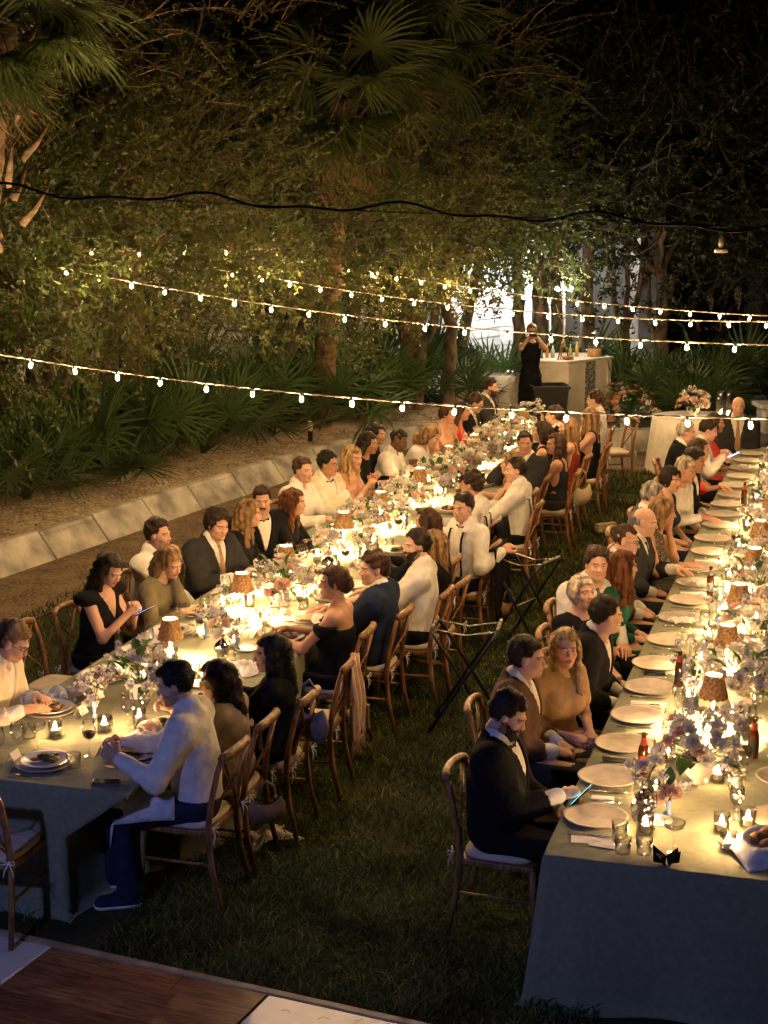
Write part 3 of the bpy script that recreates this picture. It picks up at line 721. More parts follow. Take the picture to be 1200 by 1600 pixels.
# dance floor: boards and white panels
fl = empty('dance_floor', (-.59, 7.24, 0), math.atan2(-.398, .918), 'portable dance floor of brown boards and white panels beside the lawn', 'dance floor')
PW = 1.262
tr_ = MB().box((0, 0, .012), (9, .05, .032)); bevel(tr_.build('edge_trim', mat('floor_trim', (.34, .26, .17), .5, .15, 8), fl, False), .006)
whp = mat('white_panel', (.58, .57, .58), .25, .08, 2.5, spec=.5)
woods = [mat('floor_board_' + n, c, .32, .3, 5, .15, 40, stretch=(1.2, 12, 1)) for n, c in (('a', (.19, .085, .042)), ('b', (.24, .115, .055)), ('c', (.14, .062, .032)))]
wi = 0
edge_x = .04
for pnl in range(-3, 4):
    cx = edge_x + (pnl + .5) * PW
    for row in range(3):
        cy = -.03 - (row + .5) * PW
        if (pnl + row) % 2 == 0:
            bevel(MB().box((cx, cy, .010), (PW - .012, PW - .012, .030)).build('white_panel', whp, fl, False), .004, 1)
        else:
            nb = 8; bw = (PW - .012) / nb
            for k in range(nb):
                y_ = cy - (PW - .012) / 2 + (k + .5) * bw; sp_ = random.uniform(-.35, .35)
                for (xa, xb) in ((-(PW - .012) / 2, sp_), (sp_, (PW - .012) / 2)):
                    MB().box((cx + (xa + xb) / 2, y_, .010 + random.uniform(-.0006, .0006)), (xb - xa - .002, bw - .002, .030)).build('floor_board', woods[wi % 3 if random.random() < .7 else random.randrange(3)], fl, False); wi += 1
# grass clippings on the floor
b = MB()
for i in range(60):
    x, y = random.uniform(-1.6, 1.6), random.uniform(-1.0, -.05); a = random.uniform(0, PI); L = random.uniform(.02, .05)
    b.tube([(x, y, .027), (x + L * math.cos(a), y + L * math.sin(a), .029), (x + L * 1.6 * math.cos(a + .6), y + L * 1.6 * math.sin(a + .6), .027)], .0011, 3)
o = b.build('grass_clippings', M['twig'], fl); tag(o, kind='stuff')

# ---------------------------------------------------------------- white house behind the trees
HA, HB = Vector((-8.5, 17.0, 0)), Vector((2.25, 31.1, 0)); HC = Vector((5.6, 32.6, 0))
house = empty('white_house', HA, 0, 'white clapboard house behind the trees with lit porch wall', 'house')
sid = mat('painted_siding', (.42, .44, .47), .6, .06, 6, .1, 30)
dk = mat('dark_window', (.02, .025, .03), .15, .1)
trim = mat('white_trim', (.7, .7, .68), .5, .05)
def wall_run(A, B, hgt, n):
    d = B - A; L = d.length; a = math.atan2(d.y, d.x); bh = hgt / n
    me = MB().add([(0, 0, 0), (L, 0, 0), (L, .010, bh), (0, .010, bh), (0, .06, 0), (L, .06, 0), (L, .06, bh), (0, .06, bh)], [(0, 1, 2, 3), (0, 4, 5, 1), (4, 7, 6, 5), (3, 2, 6, 7), (0, 3, 7, 4), (1, 5, 6, 2)]).mesh('siding_board', sid, False)
    for i in range(n): link('siding_board', me, house, A - HA + Vector((0, 0, i * bh)), (0, 0, a))
    return d.normalized(), a
dv, ha = wall_run(HA, HB, 4.2, 24)
dv2, ha2 = wall_run(HB, HC, 4.2, 24)
nrm = Vector((dv.y, -dv.x, 0))
def window(k, z, w, h_):
    c = HB - HA; p = c * k + nrm * .04 + Vector((0, 0, z))
    f = MB(); f.box((0, 0, h_ / 2 + .05), (w + .2, .06, .1)).box((0, 0, -h_ / 2 - .05), (w + .26, .09, .1)).box((-w / 2 - .05, 0, 0), (.1, .06, h_)).box((w / 2 + .05, 0, 0), (.1, .06, h_)).box((0, 0, 0), (w, .03, .035)).box((0, 0, 0), (.035, .031, h_))
    o = f.build('window', trim, house, False, p, (0, 0, ha)); MB().box((0, .015, 0), (w, .02, h_)).build('pane', dk, o, False)
for k in (.30, .47, .62, .78): window(k, 1.75, .9, 1.5)
for x, w in ((2.78, .13), (3.05, .11), (3.36, .30), (4.95, .18)):  # porch posts
    MB().box((x - HA.x, 31.0 - HA.y + (x - 2.8) * .42, 1.6), (w, w, 3.2)).box((x - HA.x, 31.0 - HA.y + (x - 2.8) * .42, .12), (w + .08, w + .08, .24)).build('porch_post', trim, house, False)
roofm = mat('roof_metal', (.10, .10, .11), .5, .1)
d_ = (HB - HA); MB().add([(-1, -1, 4.1), (d_.x, d_.y - 1, 4.1), (d_.x - 3, d_.y + 3, 5.6), (-4, 3, 5.6), (-1, -1, 4.25), (d_.x, d_.y - 1, 4.25), (d_.x - 3, d_.y + 3, 5.75), (-4, 3, 5.75)], [(3, 2, 1, 0), (4, 5, 6, 7), (0, 1, 5, 4), (1, 2, 6, 5), (2, 3, 7, 6), (3, 0, 4, 7)]).build('roof', roofm, house, False)
def porch_lamp(p, strength, name):
    b = MB(); b.lathe([(.001, .30), (.05, .30), (.09, .2), (.1, .0), (.085, -.01)], 14); r_ = empty('wall_lantern', p, 0, name, 'lantern')
    b.build('lantern_hood', M['dark'], r_)
    MB().ell((0, 0, .06), (.06, .06, .09), 10, 8).build('lantern_glass', emit('lantern_glow', (1., .93, .82), strength), r_)
porch_lamp(HA + d_ * .965 + nrm * .7 + Vector((0, 0, 2.7)), 2600, 'porch lantern lighting the white wall behind the palms')
porch_lamp(Vector((4.6, 31.2, 3.1)), 220, 'porch lantern above the foliage behind the bar')
porch_lamp(HA + d_ * .50 + nrm * .6 + Vector((0, 0, 3.2)), 40, 'lantern on the grey siding seen between trunks')
# dark pavilion on the right
pv = empty('pavilion', (9.2, 33, 0), 0, 'dark timber pavilion with a white post at the right edge', 'pavilion')
tim = mat('dark_timber', (.035, .03, .026), .7, .2, 6)
for x, m_ in ((-1.6, tim), (-.55, tim), (1.15, trim), (3.2, tim)):
    MB().box((x, 0, 1.5), (.22, .22, 3.0)).build('post', m_, pv, False)
MB().box((1.2, 0, 3.1), (7, .25, .3)).build('beam', tim, pv, False)
MB().box((1.2, 1.6, 3.35), (7.4, 4.4, .12)).build('roof', roofm, pv, False)
MB().box((1.2, .1, .95), (5, .1, .08)).box((1.2, .1, .5), (5, .06, .05)).build('railing', tim, pv, False)
MB().box((1.2, 3.4, 1.5), (7, .1, 3)).build('back_wall', tim, pv, False)
pt = obj('patio', [(5.0, 24.2, .03), (12, 23.0, .03), (13, 32, .03), (6.2, 32.5, .03)], [(0, 1, 2, 3)], mat('patio_concrete', (.16, .145, .12), .85, .2, 2, .2, 30)); tag(pt, kind='structure')
bn = empty('planter_bench', (7.3, 25.4, .03), .1, 'pale stone bench at the edge of the dark patio', 'bench')
MB().box((0, 0, .22), (2.6, .45, .40)).build('bench_base', M['stone'], bn, False); MB().box((0, 0, .455), (2.75, .55, .07)).build('bench_top', M['stone'], bn, False)
bn = empty('picnic_bench', (7.9, 30.2, .03), 0, 'dark wooden bench in front of the pavilion', 'bench')
MB().box((0, 0, .45), (2.2, .4, .05)).build('seat', tim, bn, False)
for x in (-.95, .95): MB().box((x, 0, .21), (.08, .36, .42)).build('leg', tim, bn, False)

# ---------------------------------------------------------------- trees
def crown_mesh(seed, rx, ry, rz_, ntw, leafmat, leaf=.045, droop=.25, sprays=30):
    r = np.random.default_rng(seed); tv = []; tf = []; lv = []; n0 = 0
    def twig(p, d, L, rad, nl, bend):
        nonlocal n0
        K = 6; pts = [p]
        for i in range(K):
            d = d + r.normal(0, .16, 3) + np.array((0, 0, bend)); d /= np.linalg.norm(d); p = p + d * L / K; pts.append(p)
        for i, q in enumerate(pts):
            a = np.cross(d, (0, 0, 1.)); a /= np.linalg.norm(a) + 1e-6; b = np.cross(a, d); rr = rad * (1 - .75 * i / K)
            for j in range(3): tv.append(q + rr * (a * math.cos(2.1 * j) + b * math.sin(2.1 * j)))
        for i in range(K):
            for j in range(3): tf.append((n0 + i * 3 + j, n0 + i * 3 + (j + 1) % 3, n0 + i * 3 + 3 + (j + 1) % 3, n0 + i * 3 + 3 + j))
        n0 += 3 * (K + 1)
        P_ = np.array(pts); u = r.random(nl) ** .8 * K * .999; i = u.astype(int); c = P_[i] + (P_[i + 1] - P_[i]) * (u - i)[:, None]
        dd = r.normal(0, 1, (nl, 3)) + d * .8; dd /= np.linalg.norm(dd, axis=1)[:, None]
        w = np.cross(dd, r.normal(0, 1, (nl, 3))); w /= np.linalg.norm(w, axis=1)[:, None]
        s = leaf * (.6 + .8 * r.random(nl))[:, None]
        lv.append(np.stack([c, c + dd * s * .5 + w * s * .22, c + dd * s, c + dd * s * .5 - w * s * .22], 1))
    for i in range(ntw):
        a = r.random() * 2 * PI; ph = math.acos(r.uniform(-1, 1)); q = r.uniform(.25, 1) ** .5
        nd = np.array((math.sin(ph) * math.cos(a), math.sin(ph) * math.sin(a), math.cos(ph)))
        lump = 1 + .22 * math.sin(3 * a + seed) * math.sin(2 * ph) + .12 * math.sin(7 * a + 2 * seed)
        p = nd * np.array((rx, ry, rz_)) * q * lump
        d = nd * .8 + r.normal(0, .55, 3) + np.array((0, 0, .15)); d /= np.linalg.norm(d)
        twig(p, d, r.uniform(.35, .8), .006, int(r.integers(26, 46)), -droop * .2)
    for i in range(sprays):   # long arching shoots that stick out
        a = r.random() * 2 * PI; ph = r.uniform(.2, 1.9); nd = np.array((math.sin(ph) * math.cos(a), math.sin(ph) * math.sin(a), math.cos(ph)))
        p = nd * np.array((rx, ry, rz_)) * .75; d = nd + np.array((0, 0, .45)) + r.normal(0, .3, 3); d /= np.linalg.norm(d)
        twig(p, d, r.uniform(.9, 1.7), .010, int(r.integers(22, 44)), -droop * .45)
    LV = np.concatenate(lv).reshape(-1, 3); nl = len(LV) // 4
    TV = np.array(tv); v = np.concatenate([TV, LV]); f = np.concatenate([np.array(tf), np.arange(nl * 4).reshape(-1, 4) + len(TV)])
    fm = np.r_[np.zeros(len(tf)), np.ones(nl)]
    return mesh('crown', v, f.astype(np.int32), [M['twig'] if ntw < 300 else M['twigd'], leafmat], False, fmat=fm)
CR = [crown_mesh(1, 2.1, 2.0, 1.7, 1150, M['leaf'], .068), crown_mesh(2, 2.0, 2.2, 1.6, 1150, M['leafb'], .064), crown_mesh(3, 2.2, 1.9, 1.8, 620, M['leaf'], .065, sprays=120), crown_mesh(4, 1.9, 1.9, 1.9, 420, M['leafb'], .06, .2, 170), crown_mesh(5, 2.1, 2.0, 1.8, 560, M['leafsh'], .07, .25, 60), crown_mesh(6, 1.9, 1.9, 1.7, 150, M['leafb'], .05, .25, 150)]
def trunk(b, pts, r0, r1, wig=.04, n=9):
    P_ = [Vector(p) for p in pts]; K = len(P_) * 4; out = []
    for i in range(K + 1):
        u = i / K * (len(P_) - 1); j = min(int(u), len(P_) - 2); q = P_[j].lerp(P_[j + 1], u - j); w = wig if 0 < i < K else 0
        out.append(q + Vector((random.uniform(-w, w), random.uniform(-w, w), 0)))
    b.tube(out, [r0 + (r1 - r0) * i / K for i in range(K + 1)], n); return b
def tree(x, y, ck, cz, sc, rz, limbs, r0, label, off=(0, 0), stems=None):
    t = empty('leafy_tree', (x, y, 0), 0, label, 'tree', 'trees around the lawn')
    b = MB(); top = Vector((off[0], off[1], cz))
    if stems:
        for s_ in stems: trunk(b, s_, r0, r0 * .5, .03)
    else: trunk(b, [(0, 0, 0), (off[0] * .3 + .1, off[1] * .3, cz * .35), (off[0] * .7, off[1] * .7, cz * .7), top], r0, r0 * .45)
    for k in range(limbs):
        a = k * 2.4 + rz; q = top + Vector((math.cos(a) * 1.4 * sc, math.sin(a) * 1.4 * sc, random.uniform(-.1, 1.0) * sc))
        st = Vector((off[0] * .6, off[1] * .6, cz * .62)); trunk(b, [st, st.lerp(q, .5) + Vector((0, 0, .1)), q], r0 * .42, .018, .05, 6)
    b.build('trunk', M['bark'], t)
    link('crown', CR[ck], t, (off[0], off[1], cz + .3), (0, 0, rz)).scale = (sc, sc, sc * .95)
    return t
TR = [ # x, y, crown, height, scale, turn, label
 (-4.9, 16.2, 0, 3.2, 1.05, .3, 'leafy tree at the left edge above the thick leaning trunk', .12),
 (-3.3, 18.6, 1, 3.15, 1.05, 1.7, 'tree with olive leaves lit by the nearest two bulb strings', .085),
 (-2.0, 21.2, 2, 3.2, 1.1, 2.9, 'tree over the palmettos left of the blonde guests', .09),
 (-.55, 23.2, 1, 3.2, 1.05, 4.1, 'tree whose leaves hold the ends of the far bulb strings', .10),
 (1.0, 26.0, 0, 3.6, 1.1, 5.2, 'tree standing in front of the bright porch wall', .13),
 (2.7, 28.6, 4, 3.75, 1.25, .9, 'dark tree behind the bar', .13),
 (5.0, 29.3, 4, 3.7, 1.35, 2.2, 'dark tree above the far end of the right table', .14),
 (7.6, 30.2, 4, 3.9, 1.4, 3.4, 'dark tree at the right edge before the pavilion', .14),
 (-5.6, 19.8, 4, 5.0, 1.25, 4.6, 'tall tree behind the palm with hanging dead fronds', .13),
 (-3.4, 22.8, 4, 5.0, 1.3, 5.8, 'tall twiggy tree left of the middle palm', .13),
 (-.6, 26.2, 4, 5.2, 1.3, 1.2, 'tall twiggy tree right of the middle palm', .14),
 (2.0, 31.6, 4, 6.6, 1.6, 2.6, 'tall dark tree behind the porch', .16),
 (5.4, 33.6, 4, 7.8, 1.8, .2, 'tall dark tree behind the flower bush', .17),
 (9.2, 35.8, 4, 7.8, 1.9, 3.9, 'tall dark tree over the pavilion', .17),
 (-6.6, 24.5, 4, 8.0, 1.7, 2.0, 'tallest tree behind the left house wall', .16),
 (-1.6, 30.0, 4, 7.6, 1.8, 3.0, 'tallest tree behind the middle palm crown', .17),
 (-5.0, 15.0, 5, 4.9, 1.0, .6, 'twiggy tree above the left edge of the wall', .09),
 (-3.9, 17.4, 5, 5.0, 1.05, 2.2, 'twiggy tree above the second string of bulbs', .08),
 (-2.6, 20.4, 5, 5.2, .95, 4.2, 'arching tree in front of the middle palm', .07),
 (.5, 25.6, 5, 5.3, 1.1, 5.0, 'spiky dark tree above the bar', .09),
]
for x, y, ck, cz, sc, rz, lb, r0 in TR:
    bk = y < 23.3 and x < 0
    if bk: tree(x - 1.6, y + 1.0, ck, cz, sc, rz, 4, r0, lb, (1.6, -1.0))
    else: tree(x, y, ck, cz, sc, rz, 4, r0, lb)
# bare trunks seen below the leaves
def stem_tree(x, y, stems, r0, label, m='bark'):
    b = MB()
    for s_ in stems: trunk(b, s_, r0, r0 * .6, .025, 9)
    t = empty('tree_trunk', (x, y, 0), 0, label, 'tree trunk', 'trees around the lawn'); b.build('trunk', M[m], t)
stem_tree(-4.55, 20.2, [[(0, 0, .3), (.12, 0, .8), (.10, 0, 1.4), (-.02, 0, 2.2), (0, 0, 3.6)]], .075, 'slim curved trunk below the third bulb of the nearest string')
stem_tree(-4.05, 19.6, [[(-.05, 0, .3), (.02, 0, .9), (-.1, 0, 1.5), (-.12, 0, 2.2)], [(.02, 0, .9), (.1, 0, 1.4), (.16, 0, 1.9), (.3, 0, 2.6)]], .035, 'forked grey trunk between palmettos and the slim trunk')
stem_tree(-4.9, 20.5, [[(.15, 0, .2), (0, 0, 1.2), (-.25, 0, 2.0), (-.35, 0, 3.2)]], .13, 'thick leaning trunk at the left edge')
stem_tree(.25, 26.4, [[(-.2, 0, .3), (.1, 0, .9), (.55, 0, 1.6), (.75, 0, 2.6)], [(.2, 0, 1.), (0, 0, 1.7), (-.1, 0, 3)]], .10, 'leaning dark trunk left of the bright porch wall')
stem_tree(-.5, 26.0, [[(0, 0, .3), (.05, 0, 1.2), (-.05, 0, 3)], [(.3, 0, .3), (.25, 0, 1.4), (.35, 0, 3)]], .085, 'pair of dark trunks behind the middle palmettos')
stem_tree(1.35, 28.6, [[(0, 0, .2), (.05, 0, 1.2), (.25, 0, 2.2), (.5, 0, 3.4)]], .12, 'dark trunk along the left side of the lit wall')
for i, (x, y, r_, lb) in enumerate(((2.42, 29.2, .13, 'dark trunk at the right side of the lit wall'), (2.92, 29.4, .07, 'dark trunk between two narrow white porch posts'), (3.12, 29.3, .13, 'dark trunk left of the broad white porch post'), (3.72, 29.6, .16, 'dark trunk right of the broad white porch post'), (4.5, 29.9, .06, 'thin dark trunk before the lit wall behind the bar'), (5.15, 30.2, .07, 'thin dark trunk right of the drink dispenser'))):
    stem_tree(x, y, [[(0, 0, .1), (.03, 0, 1.2), (.0, 0, 2.4), (.05, 0, 4)]] + ([[(0, 0, 1.2), (.2, 0, 1.9), (.35, 0, 3.4)], [(0, 0, .9), (-.2, 0, 1.7), (-.3, 0, 3.2)]] if i > 3 else []), r_, lb)

# ---------------------------------------------------------------- fan palms
def fan_mesh(seed, nb, L, spread, droop, wid, pet, mt, dead=False):
    r = np.random.default_rng(seed); b = MB()
    b.tube([(0, 0, 0), (0, pet * .5, pet * .04), (0, pet, 0)], [.009, .007, .005], 5)
    for i in range(nb):
        a = (i / (nb - 1) - .5) * spread + r.normal(0, .03); ll = L * (1 - .28 * abs(i / (nb - 1) - .5) * 2) * r.uniform(.88, 1.08)
        d = Vector((math.sin(a), math.cos(a), 0)); w = Vector((math.cos(a), -math.sin(a), 0)); p0 = Vector((0, pet, 0)); lift = .22 * math.cos(a) + r.normal(0, .05)
        K = 4; ps = []
        for k in range(K + 1):
            u = k / K; z = ll * (lift * u - droop * u ** 2.2 * (1 + (.6 if dead else 0) * r.random())); ps.append(p0 + d * ll * u + Vector((0, 0, z)) + w * r.normal(0, .012) * u * (3 if dead else 1))
        n = len(b.v)
        for k, p in enumerate(ps):
            ww = wid * (.35, .95, 1., .7, .02)[k]; b.v += [tuple(p - w * ww), tuple(p + Vector((0, 0, -ww * .7))), tuple(p + w * ww)]
        for k in range(K):
            for j in (0, 1): q = n + 3 * k + j; b.f.append((q, q + 1, q + 4, q + 3)); b.m.append(0)
    return b.mesh('frond', mt)
FAN = [fan_mesh(i, 20, .52, 4.4, .10 + .05 * i, .016, .55, M['fan']) for i in range(3)]
FANS = [fan_mesh(10 + i, 34, .85, 5.0, .35 + .12 * i, .020, .75, M['fanhi']) for i in range(3)]
FAND = [fan_mesh(20 + i, 26, .75, 3.6, .75, .014, .55, M['fand'], True) for i in range(3)]
def palmetto(x, y, z, n, sc, seed, label):
    r = random.Random(seed); t = empty('palmetto', (x, y, z), r.uniform(0, 6), label, 'palmetto', 'saw palmettos in the planting beds')
    for i in range(n):
        el = r.uniform(.25, 1.25); a = i * 2.399 + r.uniform(-.3, .3); s = sc * r.uniform(.75, 1.15)
        f = link('frond', FAN[i % 3], t, (.04 * math.cos(a), .04 * math.sin(a), 0)); f.rotation_euler = Matrix.Rotation(a, 3, 'Z').to_4x4().to_euler()
        f.rotation_euler = (Matrix.Rotation(a, 3, 'Z') @ Matrix.Rotation(el, 3, 'X') @ Matrix.Rotation(r.uniform(-.5, .5), 3, 'Y')).to_euler(); f.scale = (s, s, s)
PAL = [(-4.35, 16.9, 1.0), (-3.75, 17.7, 1.05), (-3.35, 18.4, 1.1), (-2.9, 19.3, 1.05), (-4.4, 18.6, 1.15), (-3.7, 19.6, 1.2), (-2.6, 20.1, 1.1), (-3.0, 20.9, 1.25), (-2.1, 20.9, 1.15), (-2.2, 22.1, 1.3), (-1.3, 22.5, 1.25), (-1.5, 23.6, 1.3), (-.6, 23.5, 1.25), (-.7, 24.6, 1.3), (.1, 24.7, 1.2), (-4.9, 17.5, 1.1), (-4.0, 20.8, 1.2), (-2.6, 23.3, 1.3), (.6, 25.6, 1.2), (1.3, 26.9, 1.15), (.9, 28.2, 1.3), (2.0, 28.4, 1.3), (4.2, 26.9, 1.2), (5.0, 26.4, 1.25), (5.7, 27.2, 1.2), (4.9, 28.0, 1.3), (6.4, 28.6, 1.2), (-3.2, 22.3, 1.2), (2.7, 28.9, 1.2), (3.6, 29.0, 1.3)]
for i, (x, y, s) in enumerate(PAL):
    near_ = ('left edge', 'slim curved trunk', 'forked trunk', 'ringed palm trunk', 'path light', 'leaning trunk', 'lit porch wall', 'bar', 'flower bush', 'dark patio')
    lb = 'saw palmetto %s, %s' % (('low and wide', 'upright and full', 'dense and dark', 'loose with long blades', 'half hidden', 'tall with fresh fans')[i % 6], ('in the gravel bed by the wall', 'growing among trunks behind the bed', 'below the nearest bulb string', 'before the house siding', 'in the shade behind the bar')[min(4, i // 6)])
    palmetto(x - (.3 if x < 1 else 0), y + (.12 if x < 1 else 0), .42 if x < 1 else .05, 14, s * 1.15, i, lb)
def cabbage_palm(x, y, hgt, r0, nf, nd, sc, label, lean=(0, 0), rings=True):
    t = empty('cabbage_palm', (x, y, 0), 0, label, 'palm tree', 'cabbage palms')
    b = MB(); K = 44
    b.tube([(lean[0] * i / K, lean[1] * i / K, hgt * i / K) for i in range(K + 1)], [r0 * (1 + .07 * (i % 2) - .12 * i / K + (.15 if i > K * .85 else 0)) for i in range(K + 1)], 16); b.build('trunk', M['palmbark'], t)
    c = Vector((lean[0], lean[1], hgt)); r = random.Random(int(x * 100))
    for i in range(nf):
        a = i * 2.399; el = r.uniform(-.9, 1.1)
        f = link('frond', FANS[i % 3], t, c); f.rotation_euler = (Matrix.Rotation(a, 3, 'Z') @ Matrix.Rotation(el, 3, 'X') @ Matrix.Rotation(r.uniform(-.6, .6), 3, 'Y')).to_euler(); f.scale = (sc,) * 3
    for i in range(nd):
        a = i * 2.1 + .5; el = r.uniform(-1.45, -.8)
        f = link('dead_frond', FAND[i % 3], t, c - Vector((0, 0, .12))); f.rotation_euler = (Matrix.Rotation(a, 3, 'Z') @ Matrix.Rotation(el, 3, 'X') @ Matrix.Rotation(r.uniform(-.5, .5), 3, 'Y')).to_euler(); f.scale = (sc,) * 3
    for i in range(16):
        a = i * 2.399; z0 = hgt - .25 - .10 * i
        q = Vector((lean[0], lean[1], z0)); dvec = Vector((math.cos(a), math.sin(a), 0))
        MB().tube([q + dvec * r0 * .9, q + dvec * (r0 + .10) + Vector((0, 0, .12)), q + dvec * (r0 + .22) + Vector((0, 0, .30))], [.035, .026, .008], 5).build('frond_stub', M['palmbark'], t)
cabbage_palm(-3.72, 13.0, 5.15, .16, 28, 5, .72, 'palm with dead hanging fronds at the top left corner', (.74, -.2))
upl = empty('garden_light', (-3.9, 10.9, 0), 0, 'small garden uplight standing below the corner palm', 'garden light'); MB().lathe([(0, 0), (.05, 0), (.05, .30), (.065, .38), (.055, .38), (.04, .30), (0, .30)], 14).build('lamp_body', M['dark'], upl)
cabbage_palm(-1.0, 24.2, 5.0, .17, 26, 6, 1.0, 'tall green palm in the middle of the trees', (.5, -3.2))
cabbage_palm(.45, 26.6, 5.9, .16, 24, 4, 1.0, 'palm right of the middle palm, high and dark', (-.1, -3.4))
cabbage_palm(-3.4, 21.6, 5.6, .19, 12, 4, 1., 'palm with a thick ringed trunk behind the near palmettos')
# ---------------------------------------------------------------- the two long tables
TH = .76
def table(t0, t1, s0, s1, label, seed, dent=None):
    r = np.random.default_rng(seed); o = ts((t0 + t1) / 2, (s0 + s1) / 2); root = empty('dining_table', o, -YAW, label, 'dining table', 'long banquet tables')
    hx, hy = (s1 - s0) / 2, (t1 - t0) / 2
    # cloth: perimeter loop of columns, each falling to the ground with folds
    per = []
    def side(a, b, nrm, n):
        for i in range(n): u = i / n; per.append((a[0] + (b[0] - a[0]) * u, a[1] + (b[1] - a[1]) * u, nrm))
    nl = int(2 * hy / .07); ns = int(2 * hx / .05); c = [(-hx, -hy), (hx, -hy), (hx, hy), (-hx, hy)]
    side(c[0], c[1], (0, -1), ns); side(c[1], c[2], (1, 0), nl); side(c[2], c[3], (0, 1), ns); side(c[3], c[0], (-1, 0), nl)
    N = len(per); zs = [(.0, TH), (.008, TH - .003), (.013, TH - .012), (.015, TH - .05), (.02, .62), (.024, .48), (.030, .34), (.037, .2), (.045, .07), (.056, .012), (.085, .016)]
    ph = np.cumsum(r.uniform(.25, .55, N)); v = []
    for i, (x, y, nr) in enumerate(per):
        cd = min(math.hypot(x - q[0], y - q[1]) for q in c); cr = math.exp(-cd / .10)
        dx, dy = nr
        if cr > .3: m_ = (1 if x > 0 else -1, 1 if y > 0 else -1); dx, dy = m_[0] * .7, m_[1] * .7
        for j, (off, z) in enumerate(zs):
            fall = max(0, (TH - z)) / TH
            w = off + fall * (.022 * math.sin(ph[i] * 1.1) + .012 * math.sin(ph[i] * .37 + 2)) * (1 if j < 9 else 1.2) + cr * fall * .05 + (.02 * math.sin(ph[i] * .7) if j == 10 else 0)
            if j < 3: w = off
            if nr[1] == -1: w = off + (w - off) * 1.1
            sx = 0
            if dent and j > 2:
                if nr == (1, 0): sx = dent[0] * min(1, fall * 2.6) ** 1.1 / (1 + math.exp((y + hy - dent[1]) / .09))
                elif nr == (0, -1): sx = dent[0] * min(1, fall * 2.6) ** 1.1 * math.exp(-((hx - x) / .38) ** 2)
            v.append((x + dx * w - sx, y + dy * w, z))
    J = len(zs); f = [(i * J + j, i * J + j + 1, ((i + 1) % N) * J + j + 1, ((i + 1) % N) * J + j) for i in range(N) for j in range(J - 1)]
    f.append(tuple(i * J for i in range(N)))
    cl = obj('tablecloth', v, f, M['cloth'], root); 
    import bmesh
    bm = bmesh.new(); bm.from_mesh(cl.data); bmesh.ops.recalc_face_normals(bm, faces=bm.faces); bm.to_mesh(cl.data); bm.free()
    cl.data.polygons[-1].use_smooth = False
    MB().box((0, 0, TH - .03), (2 * hx - .02, 2 * hy - .02, .03)).build('tabletop', M['wood'], root, False)
    return root
LS0, LS1, RS0, RS1 = -4.78, -3.55, -1.29, -.03
table(7.26, 21.3, LS0, LS1, 'left long table under sage linen, crowded with flowers and dinner plates', 1, (.40, .72))
table(7.11, 19.9, RS0, RS1, 'right long table under sage linen, set with bare clay charger plates', 2)
LC, RC = -4.18, -.68

# ---------------------------------------------------------------- cross-back chairs
def chair_proto():
    ch = empty('cross_back_chair', (0, 0, 0))
    for sd in (-1, 1):
        MB().tube([(sd * .19, .19, .445), (sd * .195, .20, .25), (sd * .20, .215, 0)], [.020, .018, .014], 8).build('leg', M['wood'], ch)
        MB().tube([(sd * .20, -.27, 0), (sd * .19, -.215, .25), (sd * .185, -.195, .46), (sd * .183, -.215, .62), (sd * .178, -.255, .80), (sd * .165, -.275, .875)], [.015, .018, .020, .018, .017, .015], 8).build('leg', M['wood'], ch)
    b = MB(); a = [(-.19, -.2), (-.205, 0), (-.2, .2), (0, .225), (.2, .2), (.205, 0), (.19, -.2), (0, -.2)]
    b.v = [(x, y, z) for z in (.43, .462) for x, y in a]; b.f = [tuple(range(8)), tuple(range(15, 7, -1))] + [(i, i + 8, (i + 1) % 8 + 8, (i + 1) % 8) for i in range(8)]; b.m = [0] * 10
    bevel(b.build('seat', M['wood'], ch, False), .006)
    n = 24; pr = [(.0, .462), (.95, .462), (1., .478), (.97, .497), (.8, .508), (.0, .512)]; b = MB()
    for r_, z in pr:
        for j in range(n):
            q = 2 * PI * j / n; cx, sy = math.cos(q), math.sin(q); e = .45
            b.v.append((math.copysign(abs(cx) ** e, cx) * .195 * r_, math.copysign(abs(sy) ** e, sy) * .195 * r_, z))
    b.f = [(i * n + j, i * n + (j + 1) % n, i * n + n + (j + 1) % n, i * n + n + j) for i in range(5) for j in range(n)]; b.m = [0] * len(b.f)
    b.build('cushion', M['cushion'], ch)
    # bent top rail
    pts = [(-.168, -.272, .868)] + [(.168 * math.sin(q), -.275 - .035 * math.cos(q), .878 + .022 * math.cos(q)) for q in np.linspace(-1.35, 1.35, 9)] + [(.168, -.272, .868)]
    MB().tube(pts, [.017] + [.021] * 9 + [.017], 8, flat=1.25).build('top_rail', M['wood'], ch)
    for sd in (-1, 1):
        MB().tube([(sd * .178, -.2, .52), (sd * .08, -.232, .62), (-sd * .02, -.262 + .012 * sd, .72), (-sd * .15, -.288, .86)], .0105, 7, flat=.6).build('cross_slat', M['wood'], ch)
        MB().tube([(sd * .185, .19, .33), (sd * .13, .2, .41), (sd * .05, .21, .432)], .009, 6).build('brace', M['wood'], ch)
        MB().tube([(sd * .195, -.21, .27), (sd * .198, .2, .27)], .009, 6).build('stretcher', M['wood'], ch)
        rb = MB(); x = sd * .195
        for (dx, dz) in ((-.035, .018), (.035, .022)): rb.tube([(x, -.235, .49), (x + dx, -.25, .49 + dz), (x + dx * 1.1, -.25, .49 - .006), (x, -.235, .488)], .004, 5)
        rb.tube([(x, -.235, .49), (x - .02, -.25, .45), (x - .03, -.245, .41)], .004, 5).tube([(x, -.235, .49), (x + .025, -.25, .455), (x + .03, -.25, .42)], .004, 5)
        rb.ell((x, -.235, .49), (.010, .010, .010), 7, 5); rb.build('ribbon_bow', M['napkin'], ch)
    return ch
